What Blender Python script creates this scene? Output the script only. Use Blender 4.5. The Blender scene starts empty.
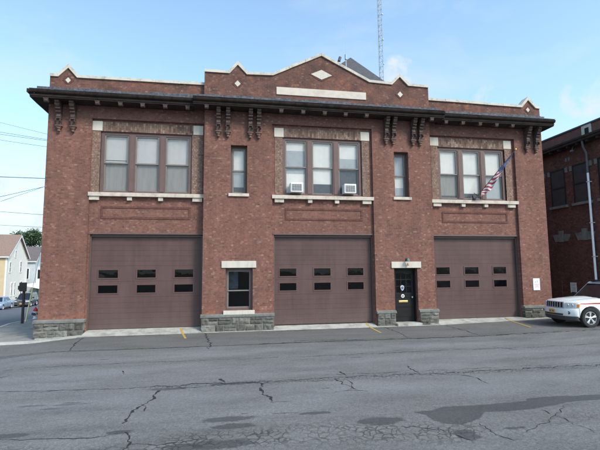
import bpy, bmesh, math, random
import numpy as np
from mathutils import Vector, Matrix, noise
random.seed(7)
R = math.radians
scene = bpy.context.scene
COL = scene.collection
PI = math.pi

# ------------------------------------------------------------------ helpers
class MB:
    """collects shapes (world coordinates of the thing) and links them as ONE mesh"""
    def __init__(s): s.v = []; s.f = []; s.mi = []; s.uv = None
    def add(s, vs, fs, m=0):
        o = len(s.v); s.v += [tuple(v) for v in vs]
        for f in fs: s.f.append([i + o for i in f]); s.mi.append(m)
    def box(s, x0, x1, y0, y1, z0, z1, bev=0, m=0):
        if x1 < x0: x0, x1 = x1, x0
        if y1 < y0: y0, y1 = y1, y0
        if z1 < z0: z0, z1 = z1, z0
        if bev <= 0:
            s.add([(x0,y0,z0),(x1,y0,z0),(x1,y1,z0),(x0,y1,z0),(x0,y0,z1),(x1,y0,z1),(x1,y1,z1),(x0,y1,z1)],
                  [(0,3,2,1),(4,5,6,7),(0,1,5,4),(1,2,6,5),(2,3,7,6),(3,0,4,7)], m)
        else:
            bm = bmesh.new(); bmesh.ops.create_cube(bm, size=1)
            for v in bm.verts: v.co = ((x0+x1)/2+v.co.x*(x1-x0), (y0+y1)/2+v.co.y*(y1-y0), (z0+z1)/2+v.co.z*(z1-z0))
            bmesh.ops.bevel(bm, geom=bm.edges[:], offset=min(bev, .45*min(x1-x0,y1-y0,z1-z0)), segments=2, affect='EDGES', profile=.5)
            s.bm(bm, m)
    def bm(s, bm, m=0):
        bm.verts.index_update(); o = len(s.v)
        s.v += [tuple(v.co) for v in bm.verts]
        for f in bm.faces: s.f.append([v.index + o for v in f.verts]); s.mi.append(m)
        bm.free()
    def prism_xz(s, pts, y0, y1, m=0):
        """polygon in x,z extruded along y (convex or concave n-gon)"""
        n = len(pts)
        a = sum(pts[i][0]*pts[(i+1)%n][1]-pts[(i+1)%n][0]*pts[i][1] for i in range(n))
        if a < 0: pts = pts[::-1]
        vs = [(x,y0,z) for x,z in pts] + [(x,y1,z) for x,z in pts]
        s.add(vs, [list(range(n)), list(range(2*n-1,n-1,-1))] + [(i, i+n, (i+1)%n+n, (i+1)%n) for i in range(n)], m)
    def prism_yz(s, pts, x0, x1, m=0):
        n = len(pts)
        a = sum(pts[i][0]*pts[(i+1)%n][1]-pts[(i+1)%n][0]*pts[i][1] for i in range(n))
        if a < 0: pts = pts[::-1]
        vs = [(x0,y,z) for y,z in pts] + [(x1,y,z) for y,z in pts]
        s.add(vs, [list(range(n-1,-1,-1)), list(range(n,2*n))] + [(i, (i+1)%n, (i+1)%n+n, i+n) for i in range(n)], m)
    def tube(s, pts, r, n=8, m=0, cap=True, r2=None):
        pts = [Vector(p) for p in pts]; rings = []; o = len(s.v)
        up = Vector((0,0,1))
        for i, p in enumerate(pts):
            d = (pts[min(i+1,len(pts)-1)] - pts[max(i-1,0)]).normalized()
            a = d.cross(up)
            if a.length < 1e-3: a = d.cross(Vector((1,0,0)))
            a.normalize(); b = d.cross(a).normalized()
            t = i/max(1,len(pts)-1); rr = (r if r2 is None else r+(r2-r)*t)
            s.v += [tuple(p + a*rr*math.cos(2*PI*k/n) + b*rr*math.sin(2*PI*k/n)) for k in range(n)]
        for i in range(len(pts)-1):
            for k in range(n):
                s.f.append([o+i*n+k, o+i*n+(k+1)%n, o+(i+1)*n+(k+1)%n, o+(i+1)*n+k]); s.mi.append(m)
        if cap:
            s.f.append([o+k for k in range(n)][::-1]); s.mi.append(m)
            q = o+(len(pts)-1)*n; s.f.append([q+k for k in range(n)]); s.mi.append(m)
    def lathe(s, prof, c=(0,0,0), axis='z', n=24, m=0):
        """prof: list of (r, h)"""
        o = len(s.v)
        for r, h in prof:
            for k in range(n):
                a = 2*PI*k/n; p = (r*math.cos(a), r*math.sin(a), h)
                if axis == 'y': p = (p[0], p[2], p[1])
                if axis == 'x': p = (p[2], p[0], p[1])
                s.v.append((p[0]+c[0], p[1]+c[1], p[2]+c[2]))
        for i in range(len(prof)-1):
            for k in range(n):
                s.f.append([o+i*n+k, o+i*n+(k+1)%n, o+(i+1)*n+(k+1)%n, o+(i+1)*n+k]); s.mi.append(m)
        s.f.append([o+k for k in range(n)][::-1]); s.mi.append(m)
        q = o+(len(prof)-1)*n; s.f.append([q+k for k in range(n)]); s.mi.append(m)
    def build(s, name, mat, parent=None, smooth=None, fix=True):
        me = bpy.data.meshes.new(name)
        off = Vector((0,0,0)); p = parent
        while p is not None:
            off += Vector(p.get('_o', (0,0,0))); p = p.parent
        me.from_pydata([Vector(v) - off for v in s.v], [], s.f)
        mats = mat if isinstance(mat, (list, tuple)) else [mat]
        for mm in mats: me.materials.append(mm)
        if len(mats) > 1: me.polygons.foreach_set('material_index', s.mi)
        if fix:
            bm = bmesh.new(); bm.from_mesh(me)
            bmesh.ops.recalc_face_normals(bm, faces=bm.faces); bm.to_mesh(me); bm.free()
        if smooth:
            me.shade_smooth(); me.set_sharp_from_angle(angle=R(smooth))
        me.update()
        o = bpy.data.objects.new(name, me); COL.objects.link(o)
        if parent is not None: o.parent = parent
        return o

def thing(name, loc, label, cat, group=None, rz=0, local=False):
    o = bpy.data.objects.new(name, None); COL.objects.link(o)
    o.location = loc; o.rotation_euler = (0,0,rz); o.empty_display_size = .2
    o['label'] = label; o['category'] = cat
    if group: o['group'] = group
    if not local: o['_o'] = tuple(loc)
    return o
def tag(o, label, cat, group=None):
    o['label'] = label; o['category'] = cat
    if group: o['group'] = group
    return o
def struct(o): o['kind'] = 'structure'; return o

# ------------------------------------------------------------------ materials
def lin(c): return tuple(((x/255)/12.92 if x/255 <= .04045 else ((x/255+.055)/1.055)**2.4) for x in c) + (1,)
def new_mat(name):
    m = bpy.data.materials.new(name); m.use_nodes = True
    nt = m.node_tree; b = nt.nodes['Principled BSDF']
    return m, nt, b
def N(nt, t, **kw):
    n = nt.nodes.new(t)
    for k, v in kw.items():
        if k in n.inputs.keys() if isinstance(k, str) else False: n.inputs[k].default_value = v
        else: setattr(n, k, v)
    return n
def mixc(nt, fac, a, b, mode='MIX'):
    n = nt.nodes.new('ShaderNodeMix'); n.data_type = 'RGBA'; n.blend_type = mode
    for i, v in ((0, fac), (6, a), (7, b)):
        if isinstance(v, (int, float)): n.inputs[i].default_value = v
        elif isinstance(v, tuple): n.inputs[i].default_value = v
        else: nt.links.new(v, n.inputs[i])
    return n.outputs[2]
def ramp(nt, src, stops, interp='LINEAR'):
    r = nt.nodes.new('ShaderNodeValToRGB'); r.color_ramp.interpolation = interp
    e = r.color_ramp.elements
    while len(e) < len(stops): e.new(.5)
    for i, (p, c) in enumerate(stops):
        e[i].position = p; e[i].color = c if len(c) == 4 else tuple(c) + (1,)
    nt.links.new(src, r.inputs[0]); return r.outputs[0]
def noise_tex(nt, scale, detail=4, rough=.6, vec=None, dist=0):
    n = nt.nodes.new('ShaderNodeTexNoise'); n.inputs['Scale'].default_value = scale
    n.inputs['Detail'].default_value = detail; n.inputs['Roughness'].default_value = rough
    n.inputs['Distortion'].default_value = dist
    if vec is not None: nt.links.new(vec, n.inputs['Vector'])
    return n.outputs['Fac']
def objco(nt):
    return nt.nodes.new('ShaderNodeTexCoord').outputs['Object']
def math_n(nt, op, a, b=None, clamp=False):
    n = nt.nodes.new('ShaderNodeMath'); n.operation = op; n.use_clamp = clamp
    for i, v in enumerate((a, b)):
        if v is None: continue
        if isinstance(v, (int, float)): n.inputs[i].default_value = v
        else: nt.links.new(v, n.inputs[i])
    return n.outputs[0]
def bump(nt, b, h, s=.3, d=.01):
    n = nt.nodes.new('ShaderNodeBump'); n.inputs['Strength'].default_value = s; n.inputs['Distance'].default_value = d
    nt.links.new(h, n.inputs['Height']); nt.links.new(n.outputs[0], b.inputs['Normal'])

def paint(name, c, rough=.6, var=.12, scale=3, metal=0, dirt=None, spec=.4, streak=False, bumps=0):
    """painted or plain surface: base colour with slow stains and fine grain"""
    m, nt, b = new_mat(name); co = objco(nt)
    v = co
    if streak:
        mp = nt.nodes.new('ShaderNodeMapping'); mp.inputs['Scale'].default_value = (1,1,.12); nt.links.new(co, mp.inputs[0]); v = mp.outputs[0]
    f = noise_tex(nt, scale, 6, .65, v)
    g = noise_tex(nt, scale*14, 3, .6, v)
    f = math_n(nt, 'ADD', math_n(nt, 'MULTIPLY', f, .7), math_n(nt, 'MULTIPLY', g, .3))
    lo = tuple(x*(1-var*1.6) for x in c[:3]); hi = tuple(min(1,x*(1+var)) for x in c[:3])
    if dirt: lo = dirt[:3]
    col = ramp(nt, f, [(.3, lo), (.5, c[:3]), (.72, hi)])
    nt.links.new(col, b.inputs['Base Color'])
    b.inputs['Roughness'].default_value = rough; b.inputs['Metallic'].default_value = metal
    b.inputs['Specular IOR Level'].default_value = spec
    if bumps: bump(nt, b, g, bumps, .004)
    return m

def brick_mat(name, stops, mortar, soot=.0, orange=.0, w=.205, h=.068, soldier=False, base_z=None, zgrime=None, speck=None):
    m, nt, b = new_mat(name); co = objco(nt)
    sep = nt.nodes.new('ShaderNodeSeparateXYZ'); nt.links.new(co, sep.inputs[0])
    u = math_n(nt, 'ADD', sep.outputs[0], sep.outputs[1]); z = sep.outputs[2]
    cmb = nt.nodes.new('ShaderNodeCombineXYZ')
    if soldier: nt.links.new(z, cmb.inputs[0]); nt.links.new(u, cmb.inputs[1])
    else: nt.links.new(u, cmb.inputs[0]); nt.links.new(z, cmb.inputs[1])
    br = nt.nodes.new('ShaderNodeTexBrick')
    br.inputs['Scale'].default_value = 1; br.inputs['Brick Width'].default_value = w; br.inputs['Row Height'].default_value = h
    br.inputs['Mortar Size'].default_value = .0055; br.inputs['Mortar Smooth'].default_value = .3
    br.inputs['Color1'].default_value = (0,0,0,1); br.inputs['Color2'].default_value = (1,1,1,1); br.inputs['Mortar'].default_value = (.5,.5,.5,1)
    nt.links.new(cmb.outputs[0], br.inputs['Vector'])
    bh = nt.nodes.new('ShaderNodeTexBrick'); bh.inputs['Scale'].default_value = 1; bh.inputs['Brick Width'].default_value = w/2; bh.inputs['Row Height'].default_value = h
    bh.inputs['Mortar Size'].default_value = .0; bh.inputs['Color1'].default_value = (0,0,0,1); bh.inputs['Color2'].default_value = (1,1,1,1)
    ofs = nt.nodes.new('ShaderNodeMapping'); ofs.inputs['Location'].default_value = (31.3, h*57, 0); nt.links.new(cmb.outputs[0], ofs.inputs[0]); nt.links.new(ofs.outputs[0], bh.inputs['Vector'])
    rnd = mixc(nt, .6 if not soldier else 0., br.outputs['Color'], bh.outputs['Color'])
    col = ramp(nt, rnd, stops, 'LINEAR')
    # slow change over the wall
    big = noise_tex(nt, .55, 5, .6, co); col = mixc(nt, math_n(nt,'MULTIPLY', ramp(nt, big, [(.35,(0,0,0)),(.7,(1,1,1))]), .45), col, tuple(x*.62 for x in stops[len(stops)//2][1][:3])+(1,))
    fine = noise_tex(nt, 22, 4, .7, co); col = mixc(nt, .7, col, ramp(nt, fine, [(.3,(.60,.58,.58)),(.5,(1,1,1)),(.7,(1.32,1.30,1.28))]), 'MULTIPLY')
    # water streaks and slow weathering
    smp = nt.nodes.new('ShaderNodeMapping'); smp.inputs['Scale'].default_value = (1,1,.09); nt.links.new(co, smp.inputs[0])
    sk = noise_tex(nt, 2.6, 6, .65, smp.outputs[0])
    col = mixc(nt, .42, col, ramp(nt, sk, [(.30,(.62,.60,.60)),(.5,(1,1,1)),(.70,(1.28,1.24,1.22))]), 'MULTIPLY')
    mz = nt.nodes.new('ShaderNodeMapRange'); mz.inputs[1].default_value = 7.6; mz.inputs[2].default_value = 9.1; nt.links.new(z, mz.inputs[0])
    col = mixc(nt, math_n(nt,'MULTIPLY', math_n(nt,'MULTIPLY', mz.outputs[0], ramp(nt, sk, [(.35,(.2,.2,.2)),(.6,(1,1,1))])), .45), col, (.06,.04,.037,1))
    if orange:
        on = noise_tex(nt, 2.3, 5, .7, co)
        col = mixc(nt, math_n(nt,'MULTIPLY', ramp(nt, on, [(.52,(0,0,0)),(.66,(1,1,1))]), orange), col, (.33,.12,.055,1))
    if soot:
        sn = noise_tex(nt, 1.4, 6, .7, co)
        col = mixc(nt, math_n(nt,'MULTIPLY', ramp(nt, sn, [(.45,(0,0,0)),(.7,(1,1,1))]), soot), col, (.035,.028,.028,1))
    if zgrime:   # (z where clean, z where dirty, colour, amount): height in the thing's own space
        z0, z1, gc, am = zgrime
        mr = nt.nodes.new('ShaderNodeMapRange'); mr.inputs[1].default_value = z0; mr.inputs[2].default_value = z1; nt.links.new(z, mr.inputs[0])
        gn = noise_tex(nt, 3, 5, .7, co)
        fac = math_n(nt, 'MULTIPLY', math_n(nt, 'MULTIPLY', mr.outputs[0], ramp(nt, gn, [(.4,(.1,.1,.1)),(.62,(1,1,1))])), am)
        col = mixc(nt, fac, col, gc)
    fm = br.outputs['Fac']
    if speck:    # stray pale and dark header bricks
        b2 = nt.nodes.new('ShaderNodeTexBrick'); b2.inputs['Scale'].default_value = 1; b2.inputs['Brick Width'].default_value = w/2; b2.inputs['Row Height'].default_value = h
        b2.inputs['Mortar Size'].default_value = .0; b2.inputs['Color1'].default_value = (0,0,0,1); b2.inputs['Color2'].default_value = (1,1,1,1); nt.links.new(cmb.outputs[0], b2.inputs['Vector'])
        sc = noise_tex(nt, 9, 3, .7, co)
        pk = ramp(nt, b2.outputs['Color'], [(.90,(0,0,0)),(.985,(1,1,1))])
        col = mixc(nt, math_n(nt,'MULTIPLY', math_n(nt,'MULTIPLY',pk,speck*.8), ramp(nt, sc, [(.40,(.1,.1,.1)),(.6,(1,1,1))])), col, (.40,.265,.20,1))
        dkk = ramp(nt, b2.outputs['Color'], [(.05,(1,1,1)),(.12,(0,0,0))])
        col = mixc(nt, math_n(nt,'MULTIPLY',dkk,.42), col, (.085,.045,.042,1))
    col = mixc(nt, math_n(nt,'MULTIPLY',fm,.75), col, mortar)
    nt.links.new(col, b.inputs['Base Color']); b.inputs['Roughness'].default_value = .9; b.inputs['Specular IOR Level'].default_value = .2
    hgt = math_n(nt, 'SUBTRACT', math_n(nt,'MULTIPLY',fine,.5), fm)
    bump(nt, b, hgt, .5, .008)
    return m

def glass_mat(name, refl=.22, tint=(.9,.93,.95), k=1.2):
    m, nt, b = new_mat(name); nt.nodes.remove(b)
    out = nt.nodes['Material Output']
    t = nt.nodes.new('ShaderNodeBsdfTransparent'); t.inputs[0].default_value = tint + (1,)
    g = nt.nodes.new('ShaderNodeBsdfGlossy'); g.inputs['Roughness'].default_value = .03; g.inputs[0].default_value = (1,1,1,1)
    f = nt.nodes.new('ShaderNodeFresnel'); f.inputs[0].default_value = 1.5
    fac = math_n(nt, 'ADD', math_n(nt, 'MULTIPLY', f.outputs[0], k), refl, True)
    nz = noise_tex(nt, 1.6, 2, .5, objco(nt))
    bp = nt.nodes.new('ShaderNodeBump'); bp.inputs['Strength'].default_value = .12; bp.inputs['Distance'].default_value = .05
    nt.links.new(nz, bp.inputs['Height']); nt.links.new(bp.outputs[0], g.inputs['Normal'])
    mx = nt.nodes.new('ShaderNodeMixShader'); nt.links.new(fac, mx.inputs[0]); nt.links.new(t.outputs[0], mx.inputs[1]); nt.links.new(g.outputs[0], mx.inputs[2])
    nt.links.new(mx.outputs[0], out.inputs[0]); return m

M = {}
def door_mat():
    m, nt, b = new_mat('garage_door_paint'); co = objco(nt)
    f = noise_tex(nt, .9, 6, .6, co); mp = nt.nodes.new('ShaderNodeMapping'); mp.inputs['Scale'].default_value = (1,1,.10); nt.links.new(co, mp.inputs[0])
    sk = noise_tex(nt, 5, 5, .65, mp.outputs[0]); g = noise_tex(nt, 26, 4, .7, co)
    col = ramp(nt, f, [(.3,(.082,.047,.043)),(.5,(.096,.056,.051)),(.7,(.107,.065,.059))])
    col = mixc(nt, .45, col, ramp(nt, sk, [(.3,(.72,.72,.72)),(.5,(1,1,1)),(.7,(1.2,1.2,1.2))]), 'MULTIPLY')
    sp = nt.nodes.new('ShaderNodeSeparateXYZ'); nt.links.new(co, sp.inputs[0])
    mr = nt.nodes.new('ShaderNodeMapRange'); mr.inputs[1].default_value = 1.1; mr.inputs[2].default_value = .12; nt.links.new(sp.outputs[2], mr.inputs[0])
    gr = math_n(nt, 'MULTIPLY', math_n(nt,'MULTIPLY', mr.outputs[0], ramp(nt, g, [(.35,(.25,.25,.25)),(.65,(1,1,1))])), .5)
    col = mixc(nt, gr, col, (.135,.110,.098,1))
    nt.links.new(col, b.inputs['Base Color']); b.inputs['Roughness'].default_value = .5; b.inputs['Specular IOR Level'].default_value = .3
    bump(nt, b, f, .25, .03); return m
st = [(.0,(.128,.058,.046)),(.15,(.176,.082,.064)),(.45,(.207,.098,.076)),(.75,(.228,.110,.085)),(.93,(.250,.127,.099)),(1,(.278,.152,.120))]
MORT = (.185,.110,.093,1)
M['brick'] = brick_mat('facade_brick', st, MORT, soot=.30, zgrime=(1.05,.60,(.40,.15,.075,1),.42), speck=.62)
M['brick_base'] = M['brick']
M['parapet'] = brick_mat('parapet_brick', st, (.17,.10,.085,1), soot=.75, orange=.5, speck=.5)
M['tan'] = brick_mat('surround_brick', [(0,(.12,.068,.052)),(.3,(.20,.125,.097)),(.75,(.27,.185,.145)),(1,(.36,.275,.225))], (.11,.06,.05,1), w=.105, h=.072)
M['tan_s'] = brick_mat('soldier_brick', [(0,(.12,.068,.052)),(.3,(.20,.125,.097)),(.75,(.27,.185,.145)),(1,(.36,.275,.225))], (.10,.055,.045,1), w=.17, h=.085, soldier=True)
M['panel'] = brick_mat('panel_brick', [(0,(.10,.043,.036)),(.5,(.15,.062,.05)),(1,(.20,.088,.07))], (.12,.07,.06,1), w=.105, h=.068)
M['band'] = brick_mat('panel_border_brick', [(0,(.10,.04,.033)),(.5,(.165,.065,.05)),(1,(.22,.095,.075))], (.10,.06,.05,1), w=.105, h=.072)
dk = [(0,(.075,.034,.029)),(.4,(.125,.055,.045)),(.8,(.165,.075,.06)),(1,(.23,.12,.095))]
M['brick_dark'] = brick_mat('dark_brick', dk, (.07,.045,.04,1), soot=.5)  # alley wall brick, its shade put into darker colours
M['brick_dark_par'] = brick_mat('dark_parapet_brick', st, (.15,.1,.09,1), soot=.3, orange=.25)  # same building's brick in brighter colours, painted as the lit parapet
M['_'] = None
M['lime'] = paint('limestone', (.66,.62,.56,1), .8, .12, 4, dirt=(.47,.42,.37))
M['plaque'] = paint('plaque_stone', (.56,.50,.43,1), .8, .10, 3, dirt=(.46,.36,.30))
M['coping'] = paint('coping_stone', (.54,.495,.43,1), .85, .2, 2.6, dirt=(.21,.185,.16))
M['trim_white'] = paint('cut_white_stone', (.54,.495,.43,1), .8, .14, 3, dirt=(.40,.35,.29), streak=True)
M['sill_stone'] = paint('sill_stone', (.52,.45,.38,1), .85, .2, 3.5, dirt=(.25,.19,.155))
M['grey_stone'] = paint('weathered_grey_stone', (.165,.163,.150,1), .9, .35, 4, dirt=(.06,.06,.055))
M['cornice'] = paint('cornice_paint', (.038,.028,.025,1), .8, .4, 4, spec=.15, streak=False)
M['gutter'] = paint('gutter_metal', (.034,.025,.023,1), .85, .5, 4, spec=.1, streak=True)
M['flash'] = paint('lead_flashing', (.085,.090,.105,1), .75, 1.1, 9, dirt=(.016,.015,.017), spec=.2, bumps=.9)
M['bracket'] = paint('bracket_paint', (.088,.062,.055,1), .8, .45, 8, dirt=(.03,.022,.02), spec=.2)
M['terra'] = paint('bracket_drop', (.145,.085,.065,1), .7, .35, 9)
M['door'] = door_mat()
M['doorframe'] = paint('garage_window_frame', (.105,.055,.05,1), .5, .1, 5)
M['frame'] = paint('window_frame_paint', (.130,.080,.073,1), .55, .12, 5)
M['sash'] = paint('window_sash', (.19,.17,.155,1), .5, .15, 6)
M['sash_dark'] = paint('dark_window_sash', (.10,.075,.07,1), .5, .1, 6)
M['black'] = paint('black_paint', (.012,.0115,.012,1), .5, .25, 5, spec=.25)
M['void'] = paint('dark_interior', (.012,.012,.014,1), .9, .1, 5)
M['rubber'] = paint('rubber', (.02,.02,.02,1), .8, .2, 20)
M['glass'] = glass_mat('window_glass', .0, (.99,.99,.98), .55)
M['glass_d'] = glass_mat('dark_window_glass', .0, k=.7)
M['blind_w'] = paint('white_blind', (.80,.765,.73,1), .8, .07, 2)
M['blind_g'] = paint('grey_curtain', (.34,.32,.305,1), .9, .14, 9, streak=True)  # grey sheet coloured as the reflection in the lower sashes
M['blind_p'] = paint('pale_grey_blind', (.60,.57,.555,1), .8, .07, 3)
M['blind_b'] = paint('bluish_blind', (.46,.48,.50,1), .9, .1, 3)
M['blind_d'] = paint('dark_curtain', (.12,.13,.145,1), .9, .2, 5)
M['brass'] = paint('brass', (.72,.52,.20,1), .35, .1, 20, metal=.6)
M['white'] = paint('white_paint', (.80,.80,.80,1), .5, .04, 8)
M['whiteplastic'] = paint('white_plastic', (.72,.72,.70,1), .5, .06, 8)
M['darkgrille'] = paint('dark_grille', (.045,.045,.05,1), .6, .1, 10)
M['red'] = paint('red_paint', (.52,.025,.035,1), .45, .12, 8)
M['blue'] = paint('badge_blue', (.06,.09,.35,1), .45, .1, 8)
M['slate'] = paint('slate_shingles', (.075,.075,.088,1), .8, .3, 9, bumps=.4)
M['galv'] = paint('galvanised_steel', (.36,.41,.46,1), .5, .15, 9, metal=.2)
M['pipe'] = paint('white_downpipe', (.80,.82,.84,1), .5, .05, 5)
M['darkpipe'] = paint('dark_downpipe', (.10,.10,.11,1), .5, .1, 5)  # dark metal, also the painted shade on the downpipe's top
M['cable'] = paint('cable', (.16,.18,.21,1), .6, .1, 10)
M['wood'] = paint('pole_wood', (.16,.12,.09,1), .9, .3, 6, streak=True)
M['post'] = paint('brown_post', (.045,.032,.03,1), .6, .2, 8)
M['yellow'] = paint('yellow_plastic', (.84,.74,.32,1), .5, .06, 8)
M['white_dim'] = paint('dull_white', (.55,.55,.55,1), .7, .2, 10)

# ------------------------------------------------------------------ ground
XS = [-900,-9,-6.9,-5.1,9.2,13.5,18,900]; ZS = [-.36,-.36,-.32,-.15,-.15,-.05,.05,.05]
YB = [6, 45, 130]
def gh(x, y):
    z = float(np.interp(x, XS, ZS))
    return z - .052*max(0, min(y,45)-6) - .03*max(0, min(y,130)-45)
def cuts(lo, hi, extra):
    return sorted({lo, hi, *[e for e in extra if lo < e < hi]})
def sheet(name, x0, x1, y0, y1, dz, mat, fy=None):
    """flat-ish sheet that follows the ground; fy shifts x with y for the slanted side street"""
    xs = cuts(x0, x1, XS); ys = cuts(y0, y1, YB + [0, 0.3])
    mb = MB(); vs = []
    for y in ys:
        for x in xs:
            xx = x + (fy(y) if fy else 0); vs.append((xx, y, gh(xx, y) + dz))
    nx = len(xs)
    fs = [(j*nx+i, j*nx+i+1, (j+1)*nx+i+1, (j+1)*nx+i) for j in range(len(ys)-1) for i in range(nx-1)]
    mb.add(vs, fs); return struct(mb.build(name, mat))

def asphalt(name, base, var, speck=.5, attr=False, warm=0):
    m, nt, b = new_mat(name); co = objco(nt)
    mp = nt.nodes.new('ShaderNodeMapping'); mp.inputs['Scale'].default_value = (.35,1,1); nt.links.new(co, mp.inputs[0])
    f = noise_tex(nt, 1.3, 7, .62, mp.outputs[0])
    col = ramp(nt, f, [(.28, tuple(x*(1-var) for x in base)), (.5, base), (.74, tuple(x*(1+var) for x in base))])
    g = noise_tex(nt, 42, 4, .8, co)
    col = mixc(nt, speck, col, ramp(nt, g, [(.28,(.30,.30,.31)),(.42,(.85,.85,.85)),(.55,(1.05,1.05,1.05)),(.66,(1.5,1.5,1.48)),(.76,(2.6,2.6,2.5))]), 'MULTIPLY')
    g2 = noise_tex(nt, 14, 4, .7, co); col = mixc(nt, .6, col, ramp(nt, g2, [(.3,(.62,.62,.62)),(.5,(1,1,1)),(.7,(1.35,1.35,1.33))]), 'MULTIPLY')
    rough = .85
    hgt = g
    if attr:
        at = nt.nodes.new('ShaderNodeAttribute'); at.attribute_name = 'stain'
        sc = nt.nodes.new('ShaderNodeSeparateColor'); nt.links.new(at.outputs['Color'], sc.inputs[0])
        # old wheel tracks and patched lanes: paler bands along the street
        # web of fine cracks where the surface has broken up
        vo = nt.nodes.new('ShaderNodeTexVoronoi'); vo.feature = 'DISTANCE_TO_EDGE'; vo.inputs['Scale'].default_value = 7.6
        wn = nt.nodes.new('ShaderNodeTexNoise'); wn.inputs['Scale'].default_value = 5; wn.inputs['Detail'].default_value = 3; nt.links.new(co, wn.inputs['Vector'])
        wv = nt.nodes.new('ShaderNodeVectorMath'); wv.operation = 'MULTIPLY_ADD'
        wv.inputs[1].default_value = (.16,.16,.0); nt.links.new(wn.outputs['Color'], wv.inputs[0]); nt.links.new(co, wv.inputs[2])
        nt.links.new(wv.outputs[0], vo.inputs['Vector'])
        line = ramp(nt, vo.outputs['Distance'], [(.0,(1,1,1)),(.045,(.85,.85,.85)),(.10,(0,0,0))])
        br = noise_tex(nt, 2.2, 3, .6, co)
        line = math_n(nt, 'MULTIPLY', math_n(nt,'MULTIPLY', line, sc.outputs[1]), ramp(nt, br, [(.30,(.1,.1,.1)),(.52,(1,1,1))]))
        col = mixc(nt, math_n(nt,'MULTIPLY',line,.66,True), col, (.018,.014,.016,1))
        # dark damp or oily patches with a ragged edge
        en = noise_tex(nt, 11, 7, .75, mp.outputs[0])
        pat = math_n(nt, 'ADD', sc.outputs[0], math_n(nt, 'MULTIPLY', math_n(nt,'SUBTRACT',en,.5), 1.5))
        pat = ramp(nt, pat, [(.44,(0,0,0)),(.60,(1,1,1))])
        pat = math_n(nt, 'MULTIPLY', pat, ramp(nt, sc.outputs[0], [(.06,(0,0,0)),(.22,(1,1,1))]))
        col = mixc(nt, math_n(nt,'MULTIPLY',pat,.93), col, mixc(nt, .35, (.030,.031,.034,1), col, 'MIX'))
        # pale dusty bands
        pale = math_n(nt, 'MULTIPLY', sc.outputs[2], ramp(nt, f, [(.35,(.3,.3,.3)),(.6,(1,1,1))]))
        col = mixc(nt, math_n(nt,'MULTIPLY',pale,.35), col, (.25,.25,.27,1))
        rg = nt.nodes.new('ShaderNodeMapRange'); rg.inputs[3].default_value = .85; rg.inputs[4].default_value = .62
        nt.links.new(pat, rg.inputs[0]); nt.links.new(rg.outputs[0], b.inputs['Roughness'])
        hgt = math_n(nt, 'SUBTRACT', g, line)
    else: b.inputs['Roughness'].default_value = rough
    nt.links.new(col, b.inputs['Base Color']); b.inputs['Specular IOR Level'].default_value = .3
    bump(nt, b, hgt, .45, .008)
    return m
M['road'] = asphalt('street_asphalt', (.146,.142,.140), .24, .9, True)
M['side_road'] = asphalt('side_street_asphalt', (.105,.11,.125), .16, .4)
M['apron'] = asphalt('apron_asphalt', (.128,.122,.118), .22, .5)
def concrete(name, c, var=.15):
    m, nt, b = new_mat(name); co = objco(nt)
    f = noise_tex(nt, 2.2, 7, .68, co); g = noise_tex(nt, 40, 3, .7, co)
    col = ramp(nt, f, [(.3, tuple(x*(1-var*1.8) for x in c)), (.5, c), (.7, tuple(x*(1+var) for x in c))])
    col = mixc(nt, .4, col, ramp(nt, g, [(.3,(.65,.65,.65)),(.7,(1.3,1.3,1.3))]), 'MULTIPLY')
    nt.links.new(col, b.inputs['Base Color']); b.inputs['Roughness'].default_value = .9; bump(nt, b, g, .3, .005); return m
M['conc'] = concrete('strip_concrete', (.37,.355,.32), .28)
M['walk'] = concrete('sidewalk_concrete', (.235,.22,.20), .25)
M['curb'] = concrete('curb_concrete', (.40,.39,.365), .15)
M['earth'] = concrete('ground_soil', (.10,.11,.065), .3)
M['crack'] = paint('crack_tar', (.022,.022,.025,1), .75, .4, 9)
M['yline'] = paint('worn_yellow_line', (.42,.29,.07,1), .8, .3, 9, dirt=(.16,.13,.085))

sl = lambda y: -.13*max(0, y-1)
sheet('ground', -900, 900, -400, 900, -.03, M['earth'])
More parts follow.
